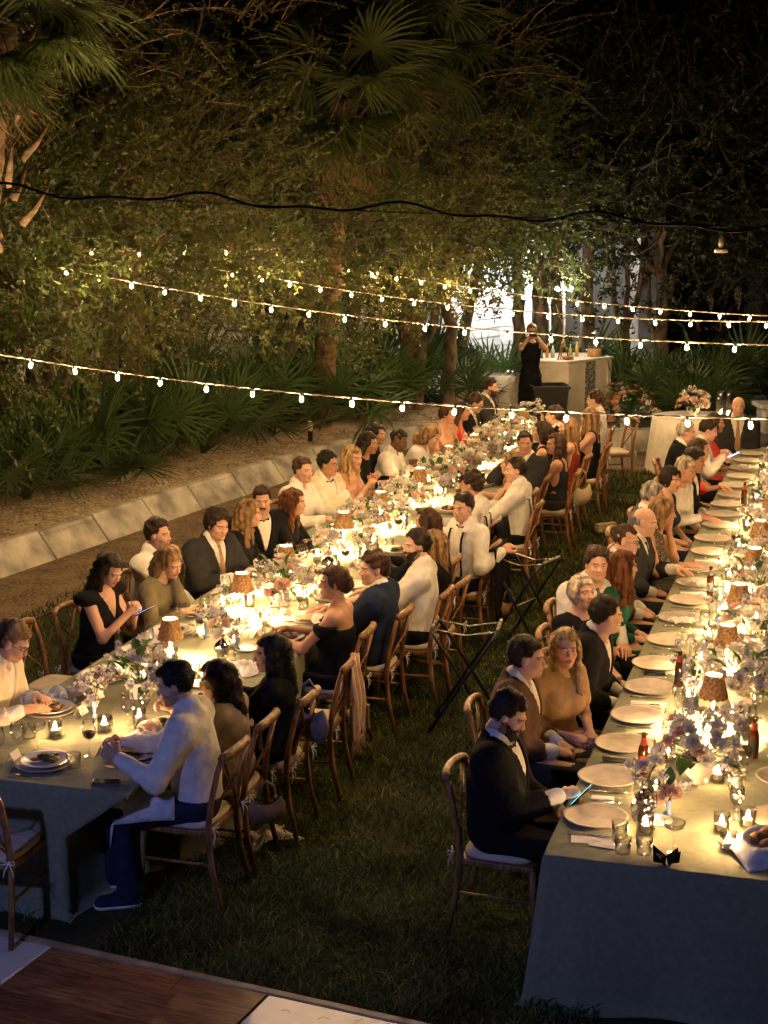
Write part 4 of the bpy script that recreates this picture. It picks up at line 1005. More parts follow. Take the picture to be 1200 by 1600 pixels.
CH0 = chair_proto(); CHN = [0]
def chair(p, rz, label):
    c = CH0 if CHN[0] == 0 else copy_tree(CH0); CHN[0] += 1
    c.location = p; c.rotation_euler = (0, 0, rz); tag(c, label, 'chair', 'cross-back chairs at the long tables'); return c

# ---------------------------------------------------------------- tableware prototypes (meshes are shared)
def lathe_mesh(name, prof, m, n=20, fn=None): return MB().lathe(prof, n, fn=fn).mesh(name, m)
ME = {}
ME['charger'] = lathe_mesh('charger', [(0, .004), (.10, .004), (.115, .006), (.150, .017), (.164, .021), (.166, .018), (.15, .010), (.11, 0), (0, 0)], M['charger'], 40, lambda r, z, t, i: r * (1 + .006 * math.sin(5 * t)))
ME['plate'] = lathe_mesh('plate', [(0, .006), (.085, .006), (.100, .013), (.130, .024), (.137, .027), (.138, .024), (.115, .010), (.08, 0), (0, 0)], M['ceramic'], 36, lambda r, z, t, i: r * (1 + .012 * math.cos(16 * t) if r > .12 else 1))
ME['saucer'] = lathe_mesh('saucer', [(0, .004), (.05, .004), (.075, .014), (.077, .012), (.05, 0), (0, 0)], M['ceramic'], 24)
ME['goblet'] = lathe_mesh('goblet', [(.034, .0), (.033, .003), (.006, .008), (.0045, .06), (.006, .085), (.022, .095), (.036, .12), (.039, .15), (.034, .19), (.033, .19), (.037, .15), (.034, .122), (.02, .099), (.003, .092)], M['glass'], 18)
ME['wineglass'] = lathe_mesh('wineglass', [(.036, .0), (.034, .003), (.005, .007), (.004, .09), (.012, .10), (.034, .118), (.041, .145), (.038, .18), (.032, .215), (.031, .215), (.037, .18), (.039, .145), (.033, .121), (.012, .104), (.002, .1)], M['glass'], 18)
ME['coupe'] = lathe_mesh('coupe', [(.033, 0), (.031, .003), (.005, .006), (.004, .11), (.02, .118), (.048, .135), (.053, .16), (.052, .16), (.046, .137), (.018, .122), (.002, .115)], M['glass'], 18)
ME['tumbler'] = lathe_mesh('tumbler', [(.036, 0), (.038, .004), (.041, .095), (.0395, .095), (.036, .014), (0, .012)], M['glass'], 18)
ME['wine_fill'] = lathe_mesh('wine', [(.002, .103), (.012, .106), (.032, .123), (.0375, .143), (.0, .143)], M['wine'], 16)
ME['water_fill'] = lathe_mesh('water', [(.002, .095), (.02, .101), (.0335, .123), (.0365, .15), (.0, .15)], M['water'], 16)
ME['holder'] = lathe_mesh('glass_holder', [(0, .004), (.034, .004), (.036, .0), (.040, .004), (.041, .10), (.0385, .10), (.036, .012), (0, .010)], M['glass'], 20)
ME['wax'] = lathe_mesh('wax', [(.0, .012), (.022, .012), (.022, .045), (.018, .046), (0, .043)], M['wax'], 14)
ME['flame'] = MB().lathe([(.0005, .046), (.0065, .054), (.0085, .063), (.0055, .076), (.0004, .092)], 8).mesh('flame', M['flame'])
ME['bottle'] = lathe_mesh('bottle_glass', [(0, .0), (.029, .0), (.0305, .006), (.0305, .125), (.026, .15), (.014, .18), (.0125, .215), (.0145, .217), (.0145, .228), (.012, .23), (0, .23)], M['amber'], 18)
lab_or = mat('bottle_label_red', (.45, .06, .03), .6, .1); lab_bl = mat('bottle_label_blue', (.03, .16, .40), .6, .25, 60, col2=(.55, .4, .12)); lab_dk = mat('bottle_label_black', (.02, .018, .02), .6, .1)
ME['lab'] = {k: lathe_mesh('bottle_label', [(.0311, .035), (.0311, .105)], m, 18) for k, m in (('r', lab_or), ('b', lab_bl), ('k', lab_dk))}
ME['neck'] = {k: lathe_mesh('neck_label', [(.0215, .163), (.0142, .184), (.0134, .205)], m, 14) for k, m in (('r', lab_or), ('b', lab_bl), ('k', lab_or))}
b = MB()
b.tube([(0, -.10, .006), (0, -.02, .007), (0, .035, .008)], [.006, .004, .0035], 6, flat=.4)
b.add([(-.004, .035, .010), (.004, .035, .010), (.0125, .055, .011), (-.0125, .055, .011), (.0115, .075, .013), (-.0115, .075, .013)], [(0, 1, 2, 3), (3, 2, 4, 5)])
for x in (-.0095, -.0032, .0032, .0095): b.tube([(x, .074, .013), (x, .105, .010)], .0014, 4)
ME['fork'] = b.mesh('fork', M['silver'])
ME['knife'] = MB().tube([(0, -.11, .006), (0, -.01, .007)], [.0065, .0055], 6, flat=.5).add([(-.009, -.01, .008), (.007, -.01, .008), (.008, .09, .008), (0, .115, .008), (-.009, .06, .008), (-.009, -.01, .005), (.007, -.01, .005), (.008, .09, .005), (0, .115, .005), (-.009, .06, .005)], [(0, 1, 2, 3, 4), (9, 8, 7, 6, 5), (0, 5, 6, 1), (1, 6, 7, 2), (2, 7, 8, 3), (3, 8, 9, 4), (4, 9, 5, 0)]).mesh('knife', M['silver'])
def place(name, me, p, rz, label, cat, group=None): return tag(link(name, me, None, p, (0, 0, rz)), label, cat, group)
def crumple(seed, sx, sy, hgt, m, folds=3.):
    r = np.random.default_rng(seed); n = 16; ph = r.uniform(0, 6, 6); v = []
    for i in range(n):
        for j in range(n):
            x, y = i / (n - 1) - .5, j / (n - 1) - .5; rr = math.hypot(x, y)
            z = hgt * (.55 + .45 * math.sin(folds * 5 * x + ph[0] + 2 * math.sin(4 * y + ph[1])) * math.sin(folds * 4 * y + ph[2] + 2 * x)) * max(0, 1 - (rr / .62) ** 3) + .004
            v.append((sx * x * (1 + .25 * math.sin(6 * y + ph[3])), sy * y * (1 + .25 * math.sin(7 * x + ph[4])), z))
    return mesh('napkin', v, [(i * n + j, (i + 1) * n + j, (i + 1) * n + j + 1, i * n + j + 1) for i in range(n - 1) for j in range(n - 1)], m)
NAP = [crumple(s_, .26, .22, .06, M['napkin']) for s_ in range(3)]
bluenap = mat('blue_print_linen', (.30, .36, .48), .9, .4, 16, .3, 120, col2=(.60, .62, .64))
# food
fm = [mat('roast_meat', (.10, .045, .02), .5, .4, 40, .5, 60), mat('roast_squash', (.42, .24, .06), .5, .3, 40, .4, 60), mat('dark_greens', (.05, .06, .015), .5, .4, 40, .4, 60)]
def food(p, parent, seed):
    r = random.Random(seed)
    for k, (m, n) in enumerate(zip(fm, (6, 4, 5))):
        b = MB()
        for i in range(n):
            a, q = r.uniform(0, 6.3), r.uniform(0, .075)
            b.ell((q * math.cos(a), q * math.sin(a), .018 + r.uniform(0, .018)), (r.uniform(.018, .036), r.uniform(.012, .024), r.uniform(.010, .020)), 8, 6)
        b.build(('meat', 'squash', 'greens')[k], m, parent, True, (0, 0, 0))
# wicker lamp
def lamp_proto():
    L = empty('table_lamp', (0, 0, 0))
    MB().lathe([(0, 0), (.048, 0), (.05, .006), (.046, .012), (.012, .018), (.0075, .03), (.0075, .26), (.0, .26)], 20).build('base', M['stem_white'], L)
    nr, nc = 22, 56; prof = [(.046 + (.083 - .046) * (i / (nr - 1)) ** 1.0, .345 - .135 * i / (nr - 1)) for i in range(nr)]
    def wv(r, z, t, i):
        k = .0022 * math.cos(28 * t + PI * (i % 2)) + (.0015 if i in (0, 1) else 0)
        return (r + k, z - (.008 * abs(math.sin(7 * t)) * max(0, (i - nr + 4)) / 3.))
    so = MB().lathe(prof, nc, fn=wv).build('shade', M['rattan'], L); md = so.modifiers.new('thick', 'SOLIDIFY'); md.thickness = .003
    MB().lathe([(0, .338), (.040, .338), (.041, .334), (0, .333)], 20).build('diffuser', M['disc'], L)
    MB().ell((0, 0, .262), (.022, .022, .024), 12, 8).build('bulb', M['lampglow'], L)
    return L
LMP = lamp_proto(); NL = [0]
def lamp(t, s, label):
    L = LMP if NL[0] == 0 else copy_tree(LMP); NL[0] += 1
    L.location = ts(t, s, TH + .001); L.rotation_euler = (0, 0, NL[0] * .7); tag(L, label, 'table lamp', 'wicker lamps along the tables')
for i, (t, w) in enumerate(zip((9.38, 10.7, 11.65, 13.05, 14.05, 15.38, 16.83, 17.71, 19.0, 19.96), ('nearest on the left table, by the white-shirted man', 'second from the near end of the left table', 'third from the near end of the left table', 'before the woman with curly auburn hair', 'between the white dinner jacket and the braces', 'sixth from the near end of the left table', 'seventh from the near end of the left table', 'third from the far end of the left table', 'second from the far end of the left table', 'farthest on the left table'))):
    lamp(t, (-4.23, -4.24, -4.24, -4.21, -4.17, -4.15, -4.21, -4.13, -4.05, -4.02)[i], 'wicker shade lamp, ' + w)
for i, (t, w) in enumerate(zip((9.14, 10.26, 11.4, 12.61, 13.7, 15.0, 16.2, 17.5, 18.6), ('nearest on the right table, above the big bouquet', 'second from the near end of the right table', 'third from the near end of the right table', 'fourth from the near end of the right table', 'fifth from the near end of the right table', 'sixth from the near end of the right table', 'seventh from the near end of the right table', 'eighth from the near end of the right table', 'farthest on the right table'))):
    lamp(t, -.68 + (.0, -.01, -.02, .01, -.01, .02, .05, .05, .05)[i], 'wicker shade lamp, ' + w)
ncand = [0]
ORD = 'first second third fourth fifth sixth seventh eighth ninth tenth eleventh twelfth thirteenth fourteenth fifteenth sixteenth seventeenth eighteenth nineteenth twentieth'.split() + ['twenty-' + w for w in 'first second third fourth fifth sixth seventh eighth ninth'.split()] + ['thirtieth'] + ['thirty-' + w for w in 'first second third fourth fifth sixth seventh eighth ninth'.split()]
def candle(t, s, label):
    c = empty('votive_candle', ts(t, s, TH + .001), 0, label, 'candle', 'candles in glass cups'); link('glass_holder', ME['holder'], c); w = link('wax', ME['wax'], c); link('flame', ME['flame'], c)
def glass_at(kind, t, s, label, fill=None):
    c = {'goblet': 'goblet', 'wineglass': 'wine_glass', 'coupe': 'coupe_glass', 'tumbler': 'tumbler'}[kind]
    o = place(c, ME[kind], ts(t, s, TH + .001), 0, label, c.replace('_', ' '), 'glasses on the tables')
    if fill: link(fill, ME[fill + '_fill'], o)
def bottle(t, s, k, label):
    o = empty('beer_bottle', ts(t, s, TH + .001), 0, label, 'bottle'); link('glass_body', ME['bottle'], o); link('label', ME['lab'][k], o); link('neck_label', ME['neck'][k], o)
def card(t, s, rz, label, sz=(.09, .055)):
    w, h_ = sz; b = MB().add([(-w / 2, 0, h_), (w / 2, 0, h_), (w / 2, .03, 0), (-w / 2, .03, 0), (w / 2, -.03, 0), (-w / 2, -.03, 0)], [(0, 1, 2, 3), (1, 0, 5, 4)])
    o = b.build('place_card', M['paper'], None, False, ts(t, s, TH + .001), (0, 0, rz)); md = o.modifiers.new('thick', 'SOLIDIFY'); md.thickness = .0012
    tag(o, label, 'place card', 'folded place cards'); return o
def sheet(name, t, s, z, w, h_, rz, m, label, cat, th=.0016, bev=0):
    o = MB().box((0, 0, th / 2), (w, h_, th)).build(name, m, None, False, ts(t, s, TH + z), (0, 0, rz - YAW)); tag(o, label, cat)
    if bev: bevel(o, bev, 3)
    return o

# ---------------------------------------------------------------- flowers
def rose_mesh(m, seed, R_=.032, n=16):
    r = random.Random(seed); b = MB()
    for i in range(n):
        a = i * 2.399; q = i / n; el = 1.25 - 1.15 * q; rr = R_ * (.25 + .75 * q)
        d = Vector((math.cos(a) * math.cos(el), math.sin(a) * math.cos(el), math.sin(el))); w = Vector((-math.sin(a), math.cos(a), 0)); s = R_ * (.45 + .35 * q)
        c = d * rr * .55; up_ = Vector((0, 0, 1))
        b.add([c - d * .3 * s, c + w * s * .75 + d * s * .25 + up_ * s * .15, c + d * s * .85 + up_ * s * .35, c - w * s * .75 + d * s * .25 + up_ * s * .15, c + d * s * .35 - up_ * .05 * s], [(0, 1, 4), (1, 2, 4), (2, 3, 4), (3, 0, 4)])
    return b.mesh('flower', m)
def spray_mesh(m, seed, n=26, L=.10, fr=.009):
    r = random.Random(seed); b = MB()
    b.tube([(0, 0, 0), (.006, 0, L * .5), (0, .006, L)], .0015, 3, m=1)
    for i in range(n):
        u = r.uniform(.25, 1); a = r.uniform(0, 6.3); q = (.03 * (1.15 - u) + .006); c = Vector((q * math.cos(a), q * math.sin(a), L * u)); nn = Vector((math.cos(a), math.sin(a), r.uniform(-.2, .9))).normalized()
        x = nn.orthogonal().normalized(); y = nn.cross(x)
        for k in range(4):
            d = x * math.cos(k * PI / 2) + y * math.sin(k * PI / 2); w = nn.cross(d); b.add([c, c + d * fr * .6 + w * fr * .5, c + d * fr * 1.3 + nn * .002, c + d * fr * .6 - w * fr * .5], [(0, 1, 2, 3)])
    return b.mesh('blossom_spray', [m, M['fleaf']])
def leaf_mesh(L=.085, w=.026):
    b = MB(); K = 5
    for i in range(K + 1):
        u = i / K; ww = w * math.sin(PI * min(1, u * .93 + .07)) ** .8 if i < K else 0; z = .25 * L * u - .42 * L * u * u
        b.v += [(-ww, L * u, z + ww * .35), (0, L * u, z), (ww, L * u, z + ww * .35)]
    b.f = [(3 * i + j, 3 * i + j + 1, 3 * i + j + 4, 3 * i + j + 3) for i in range(K) for j in (0, 1)]; b.m = [0] * len(b.f)
    return b.mesh('leaf', M['fleaf'])
FL = {k: [rose_mesh(M[k], s_, .044 + .006 * s_) for s_ in range(2)] for k in ('fwhite', 'fpink', 'flilac', 'fpeach', 'famber')}
SPR = [spray_mesh(M[k], i) for i, k in enumerate(('fblue', 'fwhite', 'fwhite', 'flilac'))]
LEAF = [leaf_mesh(), leaf_mesh(.11, .034), leaf_mesh(.07, .02)]
vase_m = mat('vase_ceramic', (.62, .58, .56), .35, .06, 8); silv = mat('mercury_glass', (.72, .70, .72), .12, .3, 20, metal=1., col2=(.25, .25, .3)); bluev = mat('blue_vase_glass', (.16, .26, .50), .15, .15, 9)
def bouquet(p, rx, ry, rz_, nfl, nsp, nlf, seed, label, vase='box', hv=.10, cols=('fwhite', 'fwhite', 'fpink', 'fwhite', 'flilac'), rot_=0, cat='flower arrangement'):
    r = random.Random(seed); t = empty('flower_arrangement', p, rot_, label, cat, 'flowers on the tables')
    if vase == 'box': bevel(MB().box((0, 0, hv / 2), (.13, .13, hv)).build('vase', vase_m, t, False), .008)
    elif vase == 'bowl': MB().lathe([(0, 0), (.05, 0), (.055, .01), (.04, .02), (.08, .06), (.10, hv), (.094, hv), (.07, .06), (0, .04)], 24).build('vase', vase_m, t)
    elif vase == 'silver': MB().lathe([(0, 0), (.036, 0), (.04, .008), (.030, .018), (.048, .035), (.056, .06), (.048, .085), (.022, .108), (.016, .125), (.021, .142), (.026, .148), (.022, .148), (.012, .125)], 22).build('vase', silv, t)
    elif vase == 'bud': MB().lathe([(0, 0), (.024, 0), (.026, .005), (.009, .02), (.011, .035), (.016, .06), (.018, hv), (.015, hv), (.012, .06)], 16).build('vase', bluev, t)
    def pos(q):
        a = r.uniform(0, 2 * PI); cz = r.uniform(-.25, 1); s_ = math.sqrt(max(0, 1 - cz * cz))
        d = Vector((s_ * math.cos(a), s_ * math.sin(a), cz)); return Vector((d.x * rx * q, d.y * ry * q, hv + .03 + max(-.03, d.z * rz_ * q))), d
    c0 = Vector((0, 0, hv * .8))
    st = MB()
    def put(name, me, q, tip=.6, sc=1.):
        c, d = pos(q); o = link(name, me, t, c); dd = (d + Vector((0, 0, tip))).normalized()
        o.rotation_euler = (dd.to_track_quat('Z', 'Y').to_matrix() @ Matrix.Rotation(r.uniform(0, 6), 3, 'Z')).to_euler(); o.scale = (sc * r.uniform(.8, 1.2),) * 3
        st.tube([c0, c0.lerp(c, .6) + Vector((0, 0, .01)), c], .0018, 3, cap=False)
    nfl = int(nfl * 1.35)
    for i in range(nfl): put('flower', FL[cols[i % len(cols)]][i % 2], r.uniform(.65, 1.))
    for i in range(nsp): put('blossom_spray', SPR[i % 4], r.uniform(.55, .95), .8, 1.)
    for i in range(nlf):
        c, d = pos(r.uniform(.45, .95)); o = link('leaf', LEAF[i % 3], t, c); dd = (d + Vector((0, 0, r.uniform(-.3, .4)))).normalized()
        o.rotation_euler = (dd.to_track_quat('Y', 'Z').to_matrix()).to_euler(); s_ = r.uniform(.7, 1.3); o.scale = (s_, s_, s_)
        st.tube([c0, c], .0015, 3, cap=False)
    st.build('stems', M['fleaf'], t)
    return t
# ---------------------------------------------------------------- guests
BACKS = 'guests seated with their backs to the lawn aisle'; 
def L(key, label, t, s, hz, **k): person(key, label, t, s, FACE_R, hz=hz, **k)
def Rr(key, label, t, s, hz, **k):
    if key != 'R9': k['lean'] = max(-5, min(24, math.degrees(math.asin(max(-.4, min(.45, (-3.36 - s - .065) / .68))))))
    person(key, label, t, s, FACE_L, hz=hz, **k)
# right side of the left table
Rr('R1', 'man in white shirt and navy trousers eating at the near table corner', 7.74, -3.48, 1.22, near=True, skin='fair', hair=('short', 'black'), top='white', low='navy', lean=17, hands=('eat', 'eat'), beard='stubble', hpitch=-14, hyaw=14, extras=('sneaker',), byaw=22, twist=-16)
Rr('R2', 'woman with dark hair and beige top beside the white-shirted man', 8.24, -3.44, 1.09, near=True, male=False, skin='fair', hair=('wavy', 'dark'), wear='blouse', top='beige', low='olive', lean=14, hands=('table', 'eat'), hpitch=-8)
Rr('R3', 'woman with very long dark hair in a black dress, seen from behind', 8.72, -3.28, 1.13, near=True, male=False, skin='tan', hair=('half', 'black'), wear='dress', top='black', neck='round', sleeve=1.8, lean=10, hands=('table', 'eat'), hyaw=30, hpitch=-6)
Rr('R4', 'woman in black off-shoulder dress with pinned brown hair', 10.2, -3.37, 1.21, near=True, male=False, skin='tan', hair=('updo', 'brown'), wear='dress', top='black', neck='off', lean=8, hands=('table', 'tablein'), hyaw=25, hroll=4)
Rr('R5', 'man with wavy brown hair in a dark navy suit turned left', 10.78, -3.25, 1.18, near=True, skin='fair', hair=('wavym', 'brown'), wear='suit', top='navy', low='navy', lean=8, hands=('table', 'table'), hyaw=38, tie='tan')
Rr('R6', 'smiling bearded man in a white shirt in profile', 11.4, -3.10, 1.23, near=True, skin='fair', hair=('short', 'dark'), top='white', low='black', lean=4, hands=('table', 'table'), beard='full', hyaw=34, byaw=6)
Rr('R7', 'woman with long straight blond hair leaning in black', 11.75, -3.06, 1.16, near=True, male=False, hair=('half', 'dirty'), wear='dress', top='black', neck='round', sleeve=1.8, lean=4, hands=('table', 'lap'), hyaw=-20)
Rr('R8', 'woman with brown hair in dark top leaning over the table', 12.45, -3.30, 1.19, male=False, hair=('long', 'brown'), wear='blouse', top='black', lean=12, hands=('table', 'tablein'), hyaw=-10)
Rr('R9', 'man in white shirt, bow tie and braces turned to the left', 13.05, -3.14, 1.20, near=True, skin='fair', hair=('short', 'dark'), top='white', low='black', lean=0, hands=('side', 'table'), tie='bow', extras=('braces',), byaw=44, hyaw=22)
Rr('R10', 'curly-haired man in white shirt with black braces leaning forward', 14.0, -3.29, 1.22, skin='tan', hair=('curlym', 'dark'), top='white', low='black', lean=20, hands=('table', 'table'), extras=('braces',), hyaw=-10, hpitch=-6)
Rr('R11', 'man in white shirt with braces seen from behind', 14.95, -3.08, 1.21, skin='fair', hair=('short', 'dark'), top='white', low='black', lean=5, hands=('table', 'table'), extras=('braces',), hyaw=30)
Rr('R11b', 'woman with long light hair before the man in braces', 15.55, -3.25, 1.16, male=False, hair=('long', 'dirty'), wear='dress', top='cream', neck='straps', lean=10, hands=('table', 'table'))
Rr('R12', 'man with cropped hair in a dark suit facing the camera', 16.4, -3.28, 1.24, skin='tan', hair=('short', 'dark'), wear='suit', top='charcoal', low='charcoal', lean=2, hands=('table', 'side'), byaw=60, hyaw=45)
Rr('R13', 'woman with long brown hair in dark sequins with bare shoulder', 16.75, -3.02, 1.19, male=False, skin='tan', hair=('half', 'brown'), wear='dress', top='charcoal', neck='straps', lean=3, hands=('table', 'tablein'), hyaw=35)
Rr('R14', 'dark-haired woman before the red dress', 17.4, -3.30, 1.22, male=False, skin='fair', hair=('bob', 'dark'), wear='dress', top='black', neck='v', lean=8, hands=('table', 'table'))
Rr('R15', 'woman with straight light brown hair in a red dress', 17.85, -3.08, 1.21, male=False, skin='fair', hair=('long', 'dirty'), wear='dress', top='rust', neck='straps', lean=3, hands=('table', 'table'), hyaw=10)
Rr('R16', 'man with short dark hair near the far lamps', 18.5, -3.36, 1.24, skin='fair', hair=('short', 'brown'), wear='suit', top='black', low='black', lean=8, hands=('table', 'table'))
Rr('R17', 'woman with long wavy blond hair and black dress back', 18.7, -2.98, 1.21, male=False, hair=('long', 'dirty'), wear='dress', top='black', neck='straps', lean=2, hands=('table', 'table'), hyaw=-15)
Rr('R18', 'man in white shirt farthest on the aisle side', 20.0, -3.12, 1.25, skin='fair', hair=('short', 'brown'), top='white', low='black', lean=14, hands=('table', 'table'), hpitch=-8)
# left side of the left table
L('L1', 'blond man in white jacket and glasses at the left edge', 8.3, -4.78, 1.20, near=True, skin='fair', hair=('short', 'dirty'), wear='suit', top='ivory', low='black', lean=20, hands=('tablein', 'table'), extras=('glasses',), hpitch=-22, byaw=6)
L('L2', 'woman in black dress looking down at her phone', 10.12, -5.02, 1.21, near=True, male=False, skin='fair', hair=('half', 'dark'), wear='dress', top='black', neck='v', extras=('cap',), lean=8, hands=('phone', 'phone'), hpitch=-24, hyaw=-12, byaw=-8)
L('L3', 'bearded man in white shirt beyond the woman with the phone', 11.2, -5.13, 1.235, near=True, skin='fair', hair=('short', 'dark'), top='white', low='black', lean=2, hands=('knee', 'chin'), beard='stubble', hyaw=-4)
L('L4', 'blond woman leaning over the table in an olive top', 10.68, -4.80, 1.145, near=True, male=False, hair=('bob', 'dirty'), wear='blouse', top='olive', low='black', lean=16, hands=('chin', 'table'), hyaw=-18, hpitch=-14, hroll=8)
L('L5', 'dark-haired man in charcoal suit and grey tie', 11.76, -4.86, 1.21, near=True, skin='fair', hair=('wavym', 'dark'), wear='suit', top='charcoal', low='charcoal', lean=8, hands=('table', 'tablein'), tie='tan', byaw=-24, hyaw=-8, hpitch=-6)
L('L6', 'blond woman in black jacket turned away to the right', 12.25, -4.78, 1.22, near=True, male=False, hair=('long', 'dirty'), wear='blouse', top='black', lean=10, hands=('table', 'tablein'), hyaw=22, byaw=8)
L('L7', 'man with moustache and bow tie looking at the camera', 12.75, -4.85, 1.225, near=True, skin='fair', hair=('short', 'brown'), wear='tux', top='black', low='black', lean=4, hands=('knee', 'lap'), tie='bow', extras=('moustache',), byaw=-44, hyaw=-24)
L('L8', 'woman with long curly auburn hair in a black dress', 13.05, -4.66, 1.165, near=True, male=False, skin='fair', hair=('curly', 'auburn'), wear='dress', top='black', neck='round', sleeve=1.8, lean=8, hands=('table', 'eat'), hyaw=18)
L('L9', 'man in white shirt behind the auburn-haired woman', 14.2, -4.98, 1.24, skin='fair', hair=('short', 'brown'), top='white', low='black', lean=2, hands=('table', 'table'), hyaw=-14, byaw=-10)
L('L10', 'man in ivory dinner jacket and bow tie', 14.66, -4.88, 1.23, near=True, skin='tan', hair=('short', 'black'), wear='tux', top='ivory', low='black', lean=3, hands=('tablein', 'clap'), tie='bow', extras=('glasses',), byaw=-16, hyaw=4)
L('L11', 'woman with long golden hair in a blush dress', 15.15, -4.78, 1.22, male=False, skin='fair', hair=('long', 'blond'), wear='dress', top='blush', neck='v', lean=6, hands=('clap', 'clap'), hyaw=-14, byaw=-12)
L('L12', 'dark-haired woman in black reaching over the table', 16.1, -4.91, 1.22, male=False, skin='tan', hair=('bob', 'dark'), wear='blouse', top='black', lean=12, hands=('table', 'table'), hyaw=-6)
L('L12b', 'woman with black hair behind the dark-haired woman', 16.7, -5.0, 1.22, male=False, skin='tan', hair=('wavy', 'black'), wear='blouse', top='black', lean=4, hands=('lap', 'lap'))
L('L13', 'bearded black man in a white shirt looking at a phone', 16.5, -4.68, 1.19, skin='brown', hair=('buzz', 'black'), top='white', low='black', lean=10, hands=('phone', 'phone'), beard='stubble', hpitch=-18)
L('L14', 'light-haired person in white shirt leaning over the flowers', 17.15, -4.5, 1.16, male=False, skin='fair', hair=('bob', 'dirty'), wear='blouse', top='white', low='black', lean=24, hands=('table', 'tablein'), hpitch=-26)
L('L15', 'woman with brown hair in a blush dress at the far flowers', 18.4, -4.62, 1.23, male=False, skin='tan', hair=('updo', 'brown'), wear='dress', top='blush', neck='straps', lean=8, hands=('table', 'table'), byaw=-20)
L('L15b', 'woman in a red dress beside the farthest suits', 18.95, -4.58, 1.19, male=False, skin='tan', hair=('wavy', 'brown'), wear='dress', top='coral', neck='straps', lean=8, hands=('table', 'table'))
L('L16', 'brown-haired man in black suit near the far end', 19.5, -4.53, 1.22, skin='fair', hair=('short', 'brown'), wear='suit', top='black', low='black', lean=12, hands=('table', 'tablein'), hpitch=-18, tie='tan')
L('L17', 'bearded man in dark suit at the far left end', 20.9, -4.66, 1.25, skin='fair', hair=('short', 'dark'), wear='suit', top='charcoal', low='black', lean=3, hands=('table', 'table'), beard='full', hpitch=-6)
# left side of the right table
L('Q1', 'bearded man in tuxedo holding a phone by the right table', 7.80, -1.62, 1.205, near=True, skin='fair', hair=('short', 'dark'), wear='tux', top='black', low='black', lean=-1, hands=('knee', (.02, .34, .80, 'grip')), beard='full', tie='bow', hpitch=-24, hyaw=-4)
L('Q2', 'dark-haired man in brown suit beside the tuxedo man', 8.86, -1.73, 1.195, near=True, skin='fair', hair=('short', 'dark'), wear='suit', top='brownsuit', low='charcoal', lean=2, hands=('lap', 'lap'), hyaw=2, beard=None)
L('Q3', 'blond woman in a champagne dress facing the camera', 9.22, -1.57, 1.16, near=True, male=False, skin='fair', hair=('long', 'blond'), wear='dress', top='champagne', neck='round', sleeve=.6, lean=4, hands=('lap', 'lap'), byaw=-40, hyaw=-26, hpitch=6)
L('Q4', 'man in tuxedo looking away along the right table', 9.90, -1.42, 1.205, near=True, skin='fair', hair=('short', 'dark'), wear='tux', top='black', low='black', lean=10, hands=('lap', 'knee'), tie='bow', hyaw=28, byaw=-4)
L('Q5', 'woman with short blond hair and black dress looking at camera', 10.50, -1.68, 1.18, near=True, male=False, skin='fair', hair=('shortf', 'fairgrey'), wear='dress', top='black', neck='round', sleeve=1.2, lean=-2, hands=('lap', 'lap'), byaw=-34, hyaw=-14, hpitch=14)
L('Q6', 'man in white shirt and grey tie staring at the camera', 11.14, -1.69, 1.24, near=True, skin='fair', hair=('short', 'brown'), top='white', low='black', lean=6, hands=('knee', 'lap'), tie='grey', extras=('vest',), byaw=-40, hyaw=-26, hpitch=4)
L('Q7', 'woman with straight auburn hair in green sequins', 11.36, -1.52, 1.185, near=True, male=False, skin='fair', hair=('long', 'auburn'), wear='dress', top='green', neck='round', sleeve=1.8, lean=8, hands=('lap', 'lap'), hyaw=30)
L('Q8', 'man with cropped hair and glasses beside the auburn hair', 12.05, -1.60, 1.225, near=True, skin='fair', hair=('buzz', 'brown'), wear='suit', top='brownsuit', low='black', lean=6, hands=('lap', 'lap'), extras=('glasses',), hpitch=-6, hyaw=-4)
L('Q9', 'bald man in a dark suit and tie', 12.78, -1.55, 1.23, near=True, skin='fair', hair=('balding', 'grey'), wear='suit', top='charcoal', low='charcoal', lean=8, hands=('table', 'lap'), tie='navy', byaw=-6, hpitch=-6)
L('Q10', 'woman with ash blond bob in a patterned dress', 13.22, -1.46, 1.23, near=True, male=False, skin='tan', hair=('bob', 'dirty'), wear='dress', top='print', neck='round', lean=10, hands=('chin', 'table'), hyaw=14)
L('Q11', 'grey-haired man in a grey suit behind the ash blond bob', 13.92, -1.62, 1.225, skin='fair', hair=('short', 'grey'), wear='suit', top='grey', low='grey', lean=6, hands=('lap', 'lap'))
L('Q12', 'woman with short dark hair and earrings in a black dress', 14.78, -1.57, 1.225, near=True, male=False, skin='fair', hair=('shortf', 'dark'), wear='dress', top='navy', neck='v', lean=6, hands=('lap', 'lap'), extras=('earring',), byaw=-24, hyaw=-10)
L('Q13', 'silver-haired man in an open white shirt', 15.28, -1.48, 1.23, skin='tan', hair=('short', 'fairgrey'), wear='blouse', top='white', low='black', lean=8, hands=('lap', 'table'), byaw=-20, hyaw=-6, hpitch=-6)
L('Q14', 'man in black suit between silver hair and the red dress', 15.95, -1.46, 1.215, skin='tan', hair=('short', 'dark'), wear='suit', top='black', low='black', lean=8, hands=('lap', 'lap'), byaw=-10, hpitch=-8)
L('Q15', 'woman with brown bob in a bright red dress', 16.55, -1.48, 1.23, male=False, skin='fair', hair=('bob', 'brown'), wear='dress', top='coral', neck='round', sleeve=1.2, lean=10, hands=('table', 'lap'), hyaw=10)
L('Q16', 'grey-haired man in black jacket before the round table', 17.75, -1.73, 1.225, skin='fair', hair=('short', 'grey'), wear='suit', top='black', low='black', lean=2, hands=('lap', 'lap'))
